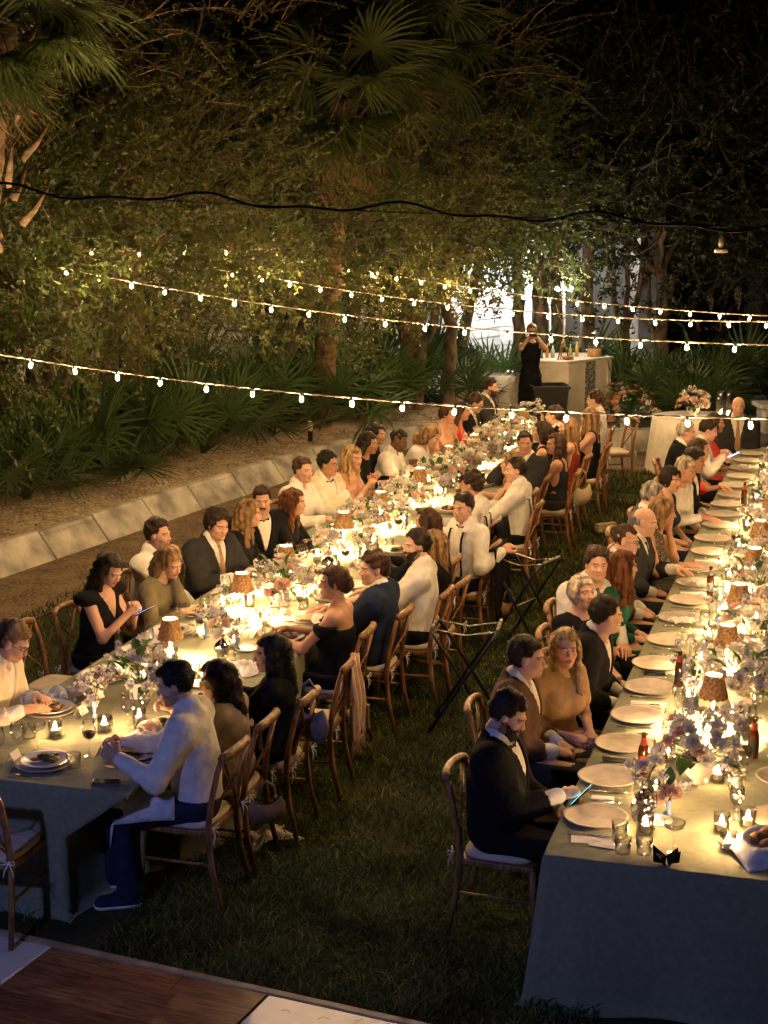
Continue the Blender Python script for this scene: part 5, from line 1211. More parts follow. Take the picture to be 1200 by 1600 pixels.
L('Q17', 'dark-haired man scrolling a bright phone', 18.1, -1.52, 1.21, skin='fair', hair=('short', 'dark'), top='white', low='black', lean=8, hands=('phone', 'phone'), hpitch=-14)
L('Q18', 'woman in red half hidden behind the phone scroller', 18.75, -1.50, 1.2, male=False, skin='tan', hair=('long', 'brown'), wear='dress', top='coral', neck='v', lean=6, hands=('lap', 'lap'))
person('Q19', 'bald man in dark suit with a gold tie at the far table end', 19.75, -1.32, -YAW + PI, hz=1.27, skin='fair', hair=('balding', 'grey'), wear='suit', top='charcoal', low='black', lean=4, hands=('lap', 'lap'), tie='fgold' if 'fgold' in CLOTH else 'tan', byaw=10)
person('W1', 'woman in long black dress photographing beside the bar', *((lambda p: (float(np.array(p) @ U), float(np.array(p) @ V)))((2.36, 25.6))), PI + .05, hz=1.63, male=False, skin='fair', hair=('bun', 'dirty'), wear='dress', top='black', neck='round', lean=0, hands=('camera', 'camera'), stand=True, hpitch=-6, group=None)
for i, (x, y, hc) in enumerate(((7.1, 35.0, 'dark'), (7.8, 35.5, 'black'))):
    person('B%d' % i, ('man standing in the dark pavilion, left of two', 'man standing in the dark pavilion, right of two')[i], *((lambda p: (float(np.array(p) @ U), float(np.array(p) @ V)))((x, y))), PI, hz=1.66, skin='fair', hair=('short', hc), wear='suit', top='black', low='black', lean=0, hands=('hang', 'hang'), stand=True, group=None)
# a chair under every seated guest, and the empty ones
for k, d in PEOPLE.items():
    if k[0] in 'WB': continue
    w = d['label'].split()
    back = Matrix.Rotation(d['rz'], 3, 'Z') @ Vector((0, -.0, 0))
    rz = d['rz'] if k in ('Q19',) else (FACE_R if k[0] in 'LQ' else FACE_L) + random.uniform(-.06, .06)
    chair(d['base'] + Matrix.Rotation(rz, 3, 'Z') @ Vector((0, .05, 0)), rz, 'brown cross-back chair under the ' + ' '.join(w[:11]))
chair(ts(9.03, -5.22), FACE_R + .05, 'empty cross-back chair between the blond man and a second empty chair')
chair(ts(9.62, -5.20), FACE_R - .04, 'empty cross-back chair beside the woman with the phone')
chair(ts(7.06, -4.22), -YAW + .03, 'empty cross-back chair at the near end of the left table')
chair(ts(20.75, -2.98), FACE_L + .5, 'empty cross-back chair at the far aisle end of the left table')
chair(ts(9.42, -3.30), FACE_L + .1, 'cross-back chair with a shawl over its back')
# ---------------------------------------------------------------- string lights
sock = M['dark']; cordm = mat('braided_cord', (.42, .36, .30), .7, .3, 300)
BULB = MB().lathe([(.0005, -.088), (.009, -.085), (.016, -.073), (.0175, -.062), (.0145, -.047), (.0115, -.034)], 10).mesh('bulb', M['bulb'])
SOCK = MB().lathe([(.0115, -.036), (.0135, -.03), (.0135, 0), (.006, .006)], 8).mesh('socket', sock)
def string_lights(A, B, sag, ext0, ext1, label, sp=.39, ph=0.):
    A, B = Vector(A), Vector(B); d = B - A; A2 = A - d * ext0; B2 = B + d * ext1; L = (B2 - A2).length
    def at(u): p = A2.lerp(B2, u); k = ((p - A).dot(d)) / d.length_squared; return p - Vector((0, 0, sag * 4 * k * (1 - k) if 0 < k < 1 else sag * 4 * k * (1 - k) * .6))
    root = empty('string_lights', A2, 0, label, 'string lights', 'bulb strings over the tables'); n = int(L / .05)
    cb = MB()
    for w in (0, PI): cb.tube([at(i / n) - A2 + Vector((0, .004 * math.cos(i * 1.6 + w), .004 * math.sin(i * 1.6 + w))) for i in range(n + 1)], .004, 5)
    cb.build('cord', cordm, root)
    nb = int(L / sp)
    for i in range(nb):
        u = (i + .5 + ph) * sp / L
        if u > 1: break
        p = at(u) - A2; tlt = (random.uniform(-.25, .25), random.uniform(-.25, .25), 0)
        s = link('socket', SOCK, root, p, tlt); s.scale = (.72,) * 3; link('bulb', BULB, s)
string_lights((-2.93, 12.19, 2.64), (2.3, 9.52, 2.53), .095, .06, .18, 'nearest string of warm bulbs, crossing in front of the bar', ph=.2)
string_lights((-3.07, 15.66, 3.11), (2.98, 12.41, 2.69), .14, .03, .16, 'second nearest string of warm bulbs, passing the photographing woman')
string_lights((-1.33, 18.67, 2.86), (3.89, 16.26, 2.55), .12, .12, .14, 'third nearest string of warm bulbs')
string_lights((-1.2, 23.27, 2.88), (4.75, 19.89, 2.32), .12, .10, .14, 'farthest string of warm bulbs', ph=.3)
string_lights((-4.6, 17.6, 3.25), (-.9, 21.6, 3.1), .05, .0, .0, 'string of bulbs running through the leaves on the left', sp=.7)
# ---------------------------------------------------------------- guy line and its wavy cable, blue light put into their colours
bcm = mat('cable_blue_lit', (.012, .018, .08), .45, .2, 40)  # blue of the stage light painted into the cord's base colour
cb = empty('overhead_cable', (0, 4.58, 3.84), 0, 'dark blue cable waving along a thin guy line overhead', 'cable')
MB().tube([(-2.2, .02, .10), (0, 0, .0 - .012), (2.2, -.02, -.10)], .0016, 6).build('guy_line', mat('line_blue_lit', (.03, .045, .22), .4, .1), cb)  # same blue light painted into the line's colour
MB().tube([(x, .006 * math.cos(x * 14), .0 - .048 * x + .013 * math.sin(x * 11 + 1) + .008 * math.sin(x * 23 + .5) - .004) for x in np.linspace(-2.2, 2.2, 160)], 0.0038, 8).build('cord', bcm, cb)
sw = empty('span_wire', (0, 12.2, 3.55), 0, 'thin wire carrying the small hanging lamp', 'wire')
MB().tube([(-1., 0, .10), (2.5, 0, .045), (5, 0, .10)], .0025, 5).build('wire_strand', M['dark'], sw)
pd = empty('pendant_lamp', (2.53, 12.16, 3.43), 0, 'small grey metal pendant lamp at the right, unlit', 'lamp')
gm = mat('brushed_metal', (.42, .37, .32), .45, .1, 30, metal=.6)
MB().lathe([(0, .11), (.008, .11), (.008, .09), (.02, .088), (.021, .0), (0, .0)], 14).build('lamp_body', gm, pd); MB().lathe([(0, .004), (.048, .004), (.05, 0), (.05, -.022), (.046, -.024), (0, -.02)], 20).build('lamp_rim', gm, pd); MB().tube([(0, 0, .11), (0, 0, .165)], .002, 5).build('hanger', M['dark'], pd)

# ---------------------------------------------------------------- bar, drinks table, trash bin, round table
bar = empty('bar_counter', (3.0, 26.0, 0), 0, 'white panelled bar with an angled front and carved strip', 'bar')
bw = mat('bar_paint', (.74, .69, .62), .6, .06, 5); bt = mat('bar_top', (.70, .66, .60), .3, .05)
poly = [(-.62, .12), (0, 0), (.80, .78), (.45, 1.35), (-.62, 1.3)]
def prism(b, pg, z0, z1, m=0): n = len(pg); return b.add([(x, y, z) for z in (z0, z1) for x, y in pg], [tuple(range(n - 1, -1, -1)), tuple(range(n, 2 * n))] + [(i, (i + 1) % n, (i + 1) % n + n, i + n) for i in range(n)], m)
prism(MB(), poly, 0, 1.06).build('bar_body', bw, bar, False)
bevel(prism(MB(), [(x * 1.06, y * 1.04 - .03) for x, y in poly], 1.06, 1.10).build('bar_top', bt, bar, False), .006)
def face_panel(a, b_, u0, u1, z0, z1, m, name, th=.018):
    a, b_ = Vector((*a, 0)), Vector((*b_, 0)); d = b_ - a; n = Vector((d.y, -d.x, 0)).normalized(); c = a + d * (u0 + u1) / 2 + n * th / 2 + Vector((0, 0, (z0 + z1) / 2)); w = d.length * (u1 - u0); an = math.atan2(d.y, d.x)
    return MB().box((0, 0, 0), (w, th, z1 - z0)).build(name, m, bar, False, c, (0, 0, an))
for a, b_, us in ((poly[0], poly[1], [(.0, .12), (.88, 1.)]), (poly[1], poly[2], [(.0, .10), (.40, .62), (.92, 1.)])):
    for u0, u1 in us: face_panel(a, b_, u0, u1, .0, 1.055, mat('carved_strip', (.30, .31, .30), .7, .5, 30, .8, 40) if (u0 == .40) else bw, 'carved_strip' if u0 == .40 else 'stile')
for a, b_, u0, u1 in ((poly[0], poly[1], .122, .878), (poly[1], poly[2], .102, .398), (poly[1], poly[2], .622, .918)):
    face_panel(a, b_, u0, u1, .96, 1.055, bw, 'rail'); face_panel(a, b_, u0, u1, 0, .10, bw, 'rail')
    MB  # recessed fields between the stiles
mirror = empty('bar_lamp', (2.93, 26.15, 1.10), .2, 'tall thin lamp post with three small lights on a tripod at the bar corner', 'lamp')
MB().tube([(-.09, 0, 0), (.0, .02, .34)], .012, 6).tube([(.10, -.02, 0), (.0, .02, .34)], .012, 6).tube([(0, .14, 0), (0, .03, .33)], .012, 6).build('tripod', M['wood'], mirror); MB().tube([(0, .02, .3), (0, .02, 1.14)], .009, 7).tube([(-.12, .02, 1.12), (0, .02, 1.15), (.12, .02, 1.12)], .007, 6).build('pole', trim, mirror)
for x in (-.12, 0, .12): MB().ell((x, .02, 1.165), (.024, .024, .03), 10, 8).build('small_light', emit('bar_light', (1., .78, .5), 1500.), mirror)
dsp = empty('drink_dispenser', (3.52, 26.75, 1.101), 0, 'glass drink dispenser on a round wooden stand', 'drink dispenser')
MB().lathe([(0, 0), (.115, 0), (.12, .01), (.12, .12), (.115, .13), (0, .13)], 20).build('stand', mat('pale_wood', (.42, .22, .09), .5, .2, 8), dsp)
MB().lathe([(.09, .13), (.105, .14), (.11, .30), (.10, .34), (.06, .36), (.062, .375), (0, .38)], 20).build('jar', M['glass'], dsp); MB().lathe([(0, .135), (.10, .14), (.105, .27), (0, .27)], 18).build('water', M['water'], dsp)
MB().lathe([(.03, .38), (.064, .38), (.066, .395), (.02, .41), (.018, .43), (0, .432)], 14).build('lid', gm, dsp); MB().tube([(.10, 0, .17), (.145, 0, .17), (.15, 0, .15)], .010, 6).build('tap', gm, dsp)
for i, (x, y, h_, r_, c, lb) in enumerate(((2.44, 26.22, .21, .032, (.55, .45, .22), 'pale squeeze bottle at the left end of the bar'), (2.60, 26.45, .24, .03, (.05, .06, .08), 'dark liqueur bottle on the bar'), (2.70, 26.5, .25, .03, (.45, .18, .05), 'orange bottle on the bar'), (2.80, 26.55, .22, .035, (.30, .33, .38), 'steel shaker on the bar'), (3.10, 26.6, .24, .03, (.20, .22, .08), 'green bottle on the bar'), (3.22, 26.7, .28, .03, (.35, .25, .10), 'tall golden bottle on the bar'))):
    o = empty('bar_bottle', (x, y, 1.101), 0, lb, 'bottle'); MB().lathe([(0, 0), (r_, 0), (r_, h_ * .55), (r_ * .4, h_ * .72), (r_ * .36, h_ * .95), (0, h_ * .95)], 12).build('bottle_body', mat('bar_bottle_%d' % i, c, .2, .1), o); MB().lathe([(r_ * .42, h_ * .93), (r_ * .42, h_), (0, h_)], 10).build('cap', M['dark'] if i else fm[1], o)
o = empty('garnish_bowl', (3.02, 26.28, 1.101), 0, 'wide wooden bowl on the bar', 'bowl'); MB().lathe([(0, .0), (.06, 0), (.12, .05), (.114, .052), (.05, .012), (0, .01)], 20).build('bowl_body', mat('pale_wood', (.42, .22, .09)), o)
for i in range(2): glass_o = place('wine_glass', ME['wineglass'], (3.36 + i * .08, 26.62 - i * .05, 1.101), 0, ('stemmed glass beside the drink dispenser, left', 'stemmed glass beside the drink dispenser, right')[i], 'wine glass')
# white drinks table with rows of glasses
def skirt_table(name, c, half, hgt, label, rz=0, round_=False, n=90, fold=.03):
    t = empty(name, c, rz, label, 'table'); v = []; f = []; zs = [hgt, hgt - .01, hgt * .7, hgt * .35, .01]
    for i in range(n):
        q = 2 * PI * i / n
        if round_: x, y = half[0] * math.cos(q), half[0] * math.sin(q); dx, dy = math.cos(q), math.sin(q)
        else:
            e = .22; cx, sy = math.cos(q), math.sin(q); x = math.copysign(abs(cx) ** e, cx) * half[0]; y = math.copysign(abs(sy) ** e, sy) * half[1]; dx, dy = cx, sy
        for j, z in enumerate(zs):
            k = 1 - z / hgt; w = .01 * (j > 0) + k * (.05 + fold * math.sin(i * 1.45) + .015 * math.sin(i * .6)); v.append((x + dx * w, y + dy * w, z))
    J = len(zs); f = [(i * J + j, i * J + j + 1, ((i + 1) % n) * J + j + 1, ((i + 1) % n) * J + j) for i in range(n) for j in range(J - 1)]; f.append(tuple(i * J for i in range(n)))
    o = obj('tablecloth', v, f, M['white_linen'], t); import bmesh
    bm = bmesh.new(); bm.from_mesh(o.data); bmesh.ops.recalc_face_normals(bm, faces=bm.faces); bm.to_mesh(o.data); bm.free(); return t
skirt_table('drinks_table', (1.72, 27.2, 0), (.62, .36), .76, 'white-skirted drinks table behind the far guests', -.25)
k = 0
for i in range(11):
    for j in range(3):
        x, y = -.52 + i * .103, -.27 + j * .10; k += 1; a = -.25
        place('tumbler', ME['tumbler'], (1.72 + x * math.cos(a) - y * math.sin(a), 27.2 + x * math.sin(a) + y * math.cos(a), .762), 0, 'clear tumbler on the drinks table, %s of the %s row' % (ORD[i] + ' from the left', ('front', 'middle', 'back')[j]), 'tumbler', 'tumblers on the drinks table')
skirt_table('round_table', (4.35, 22.0, 0), (.62, .62), .76, 'round table under a white cloth beside the aisle', 0, True, 80, .035)
bin_ = empty('trash_bin', (2.62, 25.35, 0), .1, 'square black bin in front of the bar', 'bin')
b = MB(); 
b.add([(-.22, -.2, 0), (.22, -.2, 0), (.22, .2, 0), (-.22, .2, 0), (-.28, -.25, .78), (.28, -.25, .78), (.28, .25, .78), (-.28, .25, .78), (-.25, -.22, .74), (.25, -.22, .74), (.25, .22, .74), (-.25, .22, .74)], [(3, 2, 1, 0), (0, 1, 5, 4), (1, 2, 6, 5), (2, 3, 7, 6), (3, 0, 4, 7), (8, 9, 10, 11), (4, 5, 9, 8), (5, 6, 10, 9), (6, 7, 11, 10), (7, 4, 8, 11)]); b.build('bin_body', mat('black_plastic', (.015, .015, .016), .45, .1), bin_, False)
for x, y, w, d in ((0, -.262, .58, .03), (0, .262, .58, .03), (-.292, 0, .03, .49), (.292, 0, .03, .49)): MB().box((x, y, .775), (w, d, .05)).build('rim', mat('black_plastic', (.015, .015, .016)), bin_, False)
# flowers far away
for i, (x, y, z, rr, n, lb, cols) in enumerate(((3.80, 24.9, .55, .50, 44, 'big bush of peach and amber blossoms beside the bar', ('famber', 'famber', 'fpeach')), (4.3, 22.1, .78, .22, 22, 'large pale pink arrangement on the round table', ('fpink', 'fwhite', 'fpeach')))):
    r = random.Random(i); t = bouquet((x, y, 0 if not i else .762), rr, rr, rr * 1.05, n, 14, 26, 50 + i, lb, 'bowl', .35 if not i else .12, cols, cat='flowers')
    for c in t.children:
        if c.name.startswith(('flower', 'leaf', 'blossom')): c.scale = tuple(q * (1.25 if i == 0 else 1.1) for q in c.scale)
pl = empty('planter', (3.72, 23.75, 0), .1, 'long pale stone planter at the foot of the blossoms', 'planter'); bevel(MB().box((0, 0, .16), (1.0, .3, .32)).build('planter_body', M['stone'], pl, False), .01)
b = MB(); r = random.Random(9)
for i in range(150):
    a = r.uniform(0, 6.3); q = r.uniform(.02, .3); p = Vector((q * math.cos(a), .6 * q * math.sin(a), .34 + r.uniform(0, .30))); d = Vector((math.cos(a), math.sin(a), r.uniform(-.1, .9))).normalized(); w = d.cross(Vector((0, 0, 1))).normalized(); s_ = r.uniform(.06, .11)
    b.add([p, p + d * s_ * .5 + w * s_ * .26, p + d * s_, p + d * s_ * .5 - w * s_ * .26], [(0, 1, 2, 3)])
b.build('foliage', M['fleaf'], pl, False)
for i in range(4):
    o = empty('glass_vase', (4.62 + .11 * (i % 2) + .05 * (i // 2), 21.86 + .14 * (i // 2), .762), 0, 'tall clear cylinder vase on the round table, ' + ('front left', 'front right', 'back left', 'back right')[i], 'vase'); MB().lathe([(0, .003), (.05, .003), (.052, 0), (.052, .36), (.049, .36), (.049, .01), (0, .01)], 18).build('cylinder', M['glass'], o)
    link('wax', ME['wax'], o); link('flame', ME['flame'], o)
bl_ = empty('path_light', (-1.05, 22.55, .33), 0, 'short round path light in the gravel bed', 'path light'); MB().lathe([(0, 0), (.035, 0), (.035, .30), (0, .30)], 14).build('post', M['dark'], bl_); MB().lathe([(.036, .15), (.037, .15), (.037, .29), (0, .30)], 14).build('lens', mat('frosted_lens', (.6, .58, .52), .4, .05), bl_)

# ---------------------------------------------------------------- folding tray stands on the lawn
def tray_stand(p0, rz, label):
    t = empty('tray_stand', p0, rz, label, 'tray stand', 'folding tray stands on the lawn'); m = M['dark']
    for sd in (-1, 1):
        b = MB(); hw = .20
        for x in (-1, 1): b.tube([(x * (hw - .012 * (sd > 0)), -sd * .25, .012), (x * (hw - .012 * (sd > 0)), sd * .20, .72), (x * (hw - .03), sd * .235, .77)], .0125, 8)
        b.tube([(-hw + .03, sd * .235, .77), (hw - .03, sd * .235, .77)], .0125, 8).tube([(-hw, -sd * .19, .10), (hw, -sd * .19, .10)], .008, 6); b.build('leg_frame', m, t)
        for x in (-.13, -.02, .09): MB().tube([(x, sd * .235, .786), (x + .07, sd * .235, .786)], .012, 7).build('grip_pad', M['strapw'], t)
    MB().tube([(-.215, 0, .385), (.215, 0, .385)], .006, 6).build('pivot', gm, t)
    for x in (-.14, .12): MB().add([(x, -.235, .775), (x + .04, -.235, .775), (x + .04, 0, .735), (x, 0, .735), (x, .235, .775), (x + .04, .235, .775)], [(0, 1, 2, 3), (3, 2, 5, 4)]).build('strap', m, t)
tray_stand((.60, 11.2, 0), R(80), 'black folding tray stand standing nearer on the lawn')
tray_stand((1.22, 13.35, 0), R(56), 'black folding tray stand farther away on the lawn')

# ---------------------------------------------------------------- bags, shawl, jackets on the chairs
def cloth_drop(name, p, rz, w, h1, h2, m, label, cat, seed, th=.004, fringe=False, tap=1.):
    r = random.Random(seed); n, k = 22, 16; v = []; ph = r.uniform(0, 6)
    for i in range(k + 1):
        u = i / k * (h1 + h2) - h1
        for j in range(n + 1):
            x = (j / n - .5) * w * (1 - (1 - tap) * abs(u) / max(h1, h2)); fo = .016 * math.sin(j * 1.15 + ph + .6 * math.sin(u * 9)) * min(1, abs(u) * 5) + .01 * math.sin(j * .5 + u * 5)
            y = (-.018 - .03 * min(1, abs(u) * 4)) * (1 if u > 0 else -1) + fo * .9; z = -abs(u) - (.03 * math.sin(j * .8 + ph) if i in (0, k) else 0) + .014 * math.exp(-(u / .03) ** 2)
            v.append((x, y, z))
    f = [(i * (n + 1) + j, i * (n + 1) + j + 1, (i + 1) * (n + 1) + j + 1, (i + 1) * (n + 1) + j) for i in range(k) for j in range(n)]
    t = empty(name, p, rz, label, cat); o = obj('drape', v, f, m, t); md = o.modifiers.new('thick', 'SOLIDIFY'); md.thickness = th
    if fringe:
        b = MB()
        for j in range(n * 2):
            q = Vector(v[k * (n + 1) + min(n, j // 2)]) + Vector((j % 2 * w / n / 2, 0, 0)); b.tube([q, q + Vector((r.uniform(-.008, .008), r.uniform(-.01, .01), -.05)), q + Vector((r.uniform(-.02, .02), r.uniform(-.02, .02), -.11))], .0022, 4)
        b.build('fringe', m, t)
    return t
def hang(key, name, w, h1, h2, mt, label, cat, seed, **k):
    d = PEOPLE[key]; q = Matrix.Rotation(FACE_L, 3, 'Z') @ Vector((k.pop('dx', 0), -.26, 0)); return cloth_drop(name, d['base'] + q + Vector((0, 0, .905)), FACE_L, w, h1, h2, mt, label, cat, seed, **k)
shawlm = mat('shawl_wool', (.50, .33, .24), .95, .08, 20, .4, 150, sheen=.3)
q_ = ts(9.42, -3.30) + Matrix.Rotation(FACE_L + .1, 3, 'Z') @ Vector((.02, -.30, .91)); cloth_drop('shawl', q_, FACE_L + .1, .20, .22, .50, shawlm, 'pinkish tan shawl with fringe hanging over an aisle chair', 'shawl', 3, fringe=True, tap=1.25)
hang('R9', 'suit_jacket', .42, .12, .62, clothmat('black'), 'black suit jacket hung on the chair of the bow-tied man', 'jacket', 4, dx=-.02, th=.012)
hang('R10', 'suit_jacket', .42, .12, .58, clothmat('black'), 'black suit jacket hung behind the curly-haired man', 'jacket', 5, th=.012)
def hobo(p, rz, m, label, sc=1., strap=True):
    t = empty('handbag', p, rz, label, 'handbag'); n, k = 20, 12; v = []; f = []
    for i in range(k + 1):
        u = i / k; z = -.17 * u; wx = (.075 + .075 * math.sin(PI * min(1, .15 + .75 * u)) ** .8) * (1 if u < .95 else .85); wy = .012 + .05 * math.sin(PI * min(.97, u * .95 + .03)) ** .7
        for j in range(n): q = 2 * PI * j / n; v.append((wx * math.cos(q) * sc, wy * math.sin(q) * sc, (z + .05 * (abs(math.cos(q)) ** 2 - .5) * (1 - u)) * sc))
    f = [(i * n + j, i * n + (j + 1) % n, (i + 1) * n + (j + 1) % n, (i + 1) * n + j) for i in range(k) for j in range(n)] + [tuple(range(k * n, (k + 1) * n))]
    obj('bag_body', v, f, m, t)
    MB().tube([(-.075 * sc, 0, .02 * sc), (-.06 * sc, 0, .11 * sc), (0, 0, .155 * sc), (.06 * sc, 0, .11 * sc), (.075 * sc, 0, .02 * sc)], .011 * sc, 7, flat=.45).build('strap', m, t); MB().ell((.07 * sc, -.012, .03 * sc), (.012, .004, .012), 8, 6).build('buckle', gm, t); return t
bagm = mat('grey_leather', (.16, .14, .145), .45, .15, 20, .4, 120)
d = PEOPLE['R3']; q_ = ts(8.80, -3.06, .78); hobo(q_, -.9, bagm, 'grey slouchy handbag hanging from the black dress woman\'s chair', 1.15)
o = empty('clutch', ts(9.62, -3.0, .47), FACE_L + .2, 'small pink clutch hanging by a thin strap below the shawl', 'clutch bag'); bevel(MB().box((0, 0, 0), (.035, .13, .17)).build('bag_body', mat('mauve_leather', (.22, .13, .14), .5, .1), o, False), .008); MB().tube([(0, -.055, .08), (0, -.02, .24), (.0, .0, .40), (0, .03, .24), (0, .055, .08)], .0025, 5).build('strap', M['strapw'], o)
tanm = mat('tan_leather', (.20, .11, .06), .5, .15, 15, .3, 100)
hobo(ts(7.98, -3.04, .50), .4, tanm, 'small tan bag hanging at the white-shirted man\'s chair', .75)
hobo(ts(13.0, -2.72, .42), .7, tanm, 'small beige pouch under the bow-tied man\'s chair', .7)
hobo(ts(17.1, -2.78, .68), .9, mat('cream_canvas', (.42, .34, .22), .8, .1), 'cream bag on the chair behind the sequin dress', 1.2)
me = crumple(8, .30, .22, .10, M['cushion'], 2.4); place('fallen_wrap', me, ts(8.55, -3.25, .015), .6, 'pale crumpled wrap lying under the aisle chairs', 'wrap')
o = place('dropped_purse', MB().box((0, 0, .05), (.26, .07, .10)).mesh('purse', mat('cream_canvas', (.42, .34, .22)), False), ts(17.9, -2.62, .02), .5, 'pale stiff purse standing on the grass by the aisle chairs', 'purse'); bevel(o, .01)
lapn = crumple(11, .34, .40, .03, bluenap, 1.5); d = PEOPLE['R1']
kn = d['base'] + Matrix.Rotation(d['rz'], 3, 'Z') @ Vector((-.10, .33, .0))
v = []; n = 14
for i in range(n + 1):
    for j in range(n + 1):
        x, y = (i / n - .5) * .30, (j / n - .5) * .42; drop = max(0, abs(x) - .07) * 1.5 + max(0, y - .12) * 1.6; v.append((x * (1 - .3 * max(0, abs(x) - .07) / .1), y - max(0, y - .12) * .75, .645 - drop + .006 * math.sin(20 * x + 13 * y)))
o = obj('napkin', v, [(i * (n + 1) + j, (i + 1) * (n + 1) + j, (i + 1) * (n + 1) + j + 1, i * (n + 1) + j + 1) for i in range(n) for j in range(n)], bluenap, None, True, kn, (0, 0, d['rz'])); tag(o, 'blue printed napkin spread over the white-shirted man\'s lap', 'napkin'); md = o.modifiers.new('thick', 'SOLIDIFY'); md.thickness = .003

# ---------------------------------------------------------------- phones
def phone(loc, rot_, label, lit=None, parent=None):
    o = empty('phone', loc, 0, label, 'phone'); o.rotation_euler = rot_; bevel(MB().box((0, 0, 0), (.072, .148, .009)).build('phone_case', M['dark'], o, False), .004)
    MB().box((0, 0, .0052), (.066, .138, .0012)).build('screen', lit or mat('dark_screen', (.01, .01, .012), .08, .05), o, False); return o
for key, lb, st in (('L2', 'phone in the hands of the woman in black', 1.2), ('Q17', 'bright phone in the hands of the scrolling man', 5.), ('Q1', 'phone with a lit picture held by the tuxedo man', 2.), ('L13', 'phone held by the bearded black man', .4)):
    d = PEOPLE[key]; hd_ = d['hands']; c = (hd_[0] + hd_[1]) / 2 if key != 'Q1' else hd_[1]; fwd = Matrix.Rotation(d['rz'], 3, 'Z') @ Vector((0, .11, .015)); em = emit('phone_screen_' + key.lower(), (.5, .66, 1.) if key != 'Q1' else (.25, .7, .75), st)
    phone(c + fwd, (R(28), 0, d['rz']) if key != 'Q1' else (R(50), 0, d['rz'] - .2), lb, em)
sc_ = empty('camera', PEOPLE['W1']['root'].location + Vector((0, 0, 1.60)) + Matrix.Rotation(PI + .05, 3, 'Z') @ Vector((0, .27, 0)), PI, 'black camera held up by the woman beside the bar', 'camera'); bevel(MB().box((0, 0, 0), (.13, .06, .09)).build('camera_body', M['dark'], sc_, False), .008); MB().lathe([(.035, 0), (.035, .07), (.03, .07), (.028, .06), (0, .06)], 14).build('lens', M['dark'], sc_, True, (0, .03, 0), (R(-90), 0, 0))

# ---------------------------------------------------------------- settings on the right table
PT = (7.61, 8.2, 8.72, 9.27, 9.85, 10.38, 10.97, 11.56, 12.1, 12.68, 13.25, 13.85, 14.42, 15.0, 15.53, 16.06, 16.6, 17.13, 17.68, 18.24, 18.77, 19.3)
for i, t in enumerate(PT):
    o = ORD[i]; p = ts(t + random.uniform(-.02, .02), -1.13 + random.uniform(-.025, .02), TH + .001)
    place('charger_plate', ME['charger'], p, random.uniform(0, 6), o + ' clay charger plate from the near end, left side of right table', 'charger plate', 'clay charger plates')
    place('fork', ME['fork'], ts(t + .215, -1.13, TH + .001), FACE_R + random.uniform(-.1, .1), 'silver fork beyond the %s charger plate of the right table' % o, 'fork', 'forks on the right table')
    place('knife', ME['knife'], ts(t - .215, -1.12, TH + .001), FACE_R + random.uniform(-.1, .1), 'silver knife before the %s charger plate of the right table' % o, 'knife', 'knives on the right table')
    glass_at('wineglass', t + .09, -.90 + random.uniform(-.03, .03), 'empty wine glass past the %s charger of the right table' % o, 'wine' if i in (11, 18) else None)
    glass_at('goblet', t - .05, -.86 + random.uniform(-.03, .03), 'water goblet past the %s charger of the right table' % o, 'water' if i % 2 == 0 else None)
    if i in (3, 8, 10): sheet('menu_card', t + .26, -1.10, .001, .22, .10, .08, M['paper'], 'white menu card beyond the %s charger of the right table' % o, 'menu')
    if i % 2 == 1: glass_at('tumbler', t + .2, -.83, 'low tumbler near the %s charger of the right table' % o)
for i, t in enumerate(PT[:9]):
    o = ORD[i]; place('charger_plate', ME['charger'], ts(t + .25, -.22, TH + .001), 0, o + ' clay charger from the near end, far side of right table', 'charger plate', 'clay charger plates')
    glass_at('wineglass', t + .3, -.46, 'wine glass by the %s far-side charger of the right table' % o, 'wine' if i % 3 == 1 else None); glass_at('goblet', t + .16, -.44, 'goblet by the %s far-side charger of the right table' % o, 'water')
for i, t in enumerate((8.0, 8.32, 8.55, 9.35, 9.62, 10.0, 10.45, 10.72, 11.05, 11.6, 12.0, 12.3, 12.9, 13.3, 13.9, 14.4, 14.9, 15.6, 16.3, 16.9, 17.6, 18.2)):
    candle(t, -.74 + (.16 if i % 2 else -.13), ORD[i] + ' lit votive from the near end along the right table')
for t, s, lb in ((7.40, -.45, 'votive in a glass cup nearest the bread basket'), (7.62, -.50, 'votive behind the nearest bread basket votive'), (7.72, -.38, 'votive behind the bread basket near the table edge'), (7.50, -.86, 'votive among the tumblers beside the silver vase')): candle(t, s, lb)
# foreground corner of the right table
glass_at('tumbler', 7.20, -.93, 'tumbler nearest the front edge of the right table'); glass_at('tumbler', 7.22, -.83, 'tumbler right of the nearest tumbler'); glass_at('tumbler', 7.38, -.97, 'tumbler behind the nearest tumbler'); glass_at('goblet', 7.42, -.89, 'goblet standing among the front tumblers'); glass_at('coupe', 7.30, -.70, 'coupe glass behind the black folded napkin')
sheet('menu_card', 7.34, -1.10, .001, .20, .09, .15, M['paper'], 'white card at the near corner of the right table', 'menu'); sheet('folded_note', 7.30, -1.03, .003, .15, .08, -.1, M['napkin'], 'second white card under the near corner card', 'menu')
sheet('remote_control', 7.88, -1.13, .001, .12, .045, .05, mat('white_plastic', (.7, .7, .68), .4, .03), 'white flat gadget between the first two chargers', 'gadget', .014, .005)
for t, s, lb in ((8.47, -1.15, 'dark phone lying beside the third charger'), (10.15, -1.14, 'dark phone lying between the fifth and sixth chargers')): phone(ts(t, s, TH + .006), (0, 0, FACE_R + .2), lb)
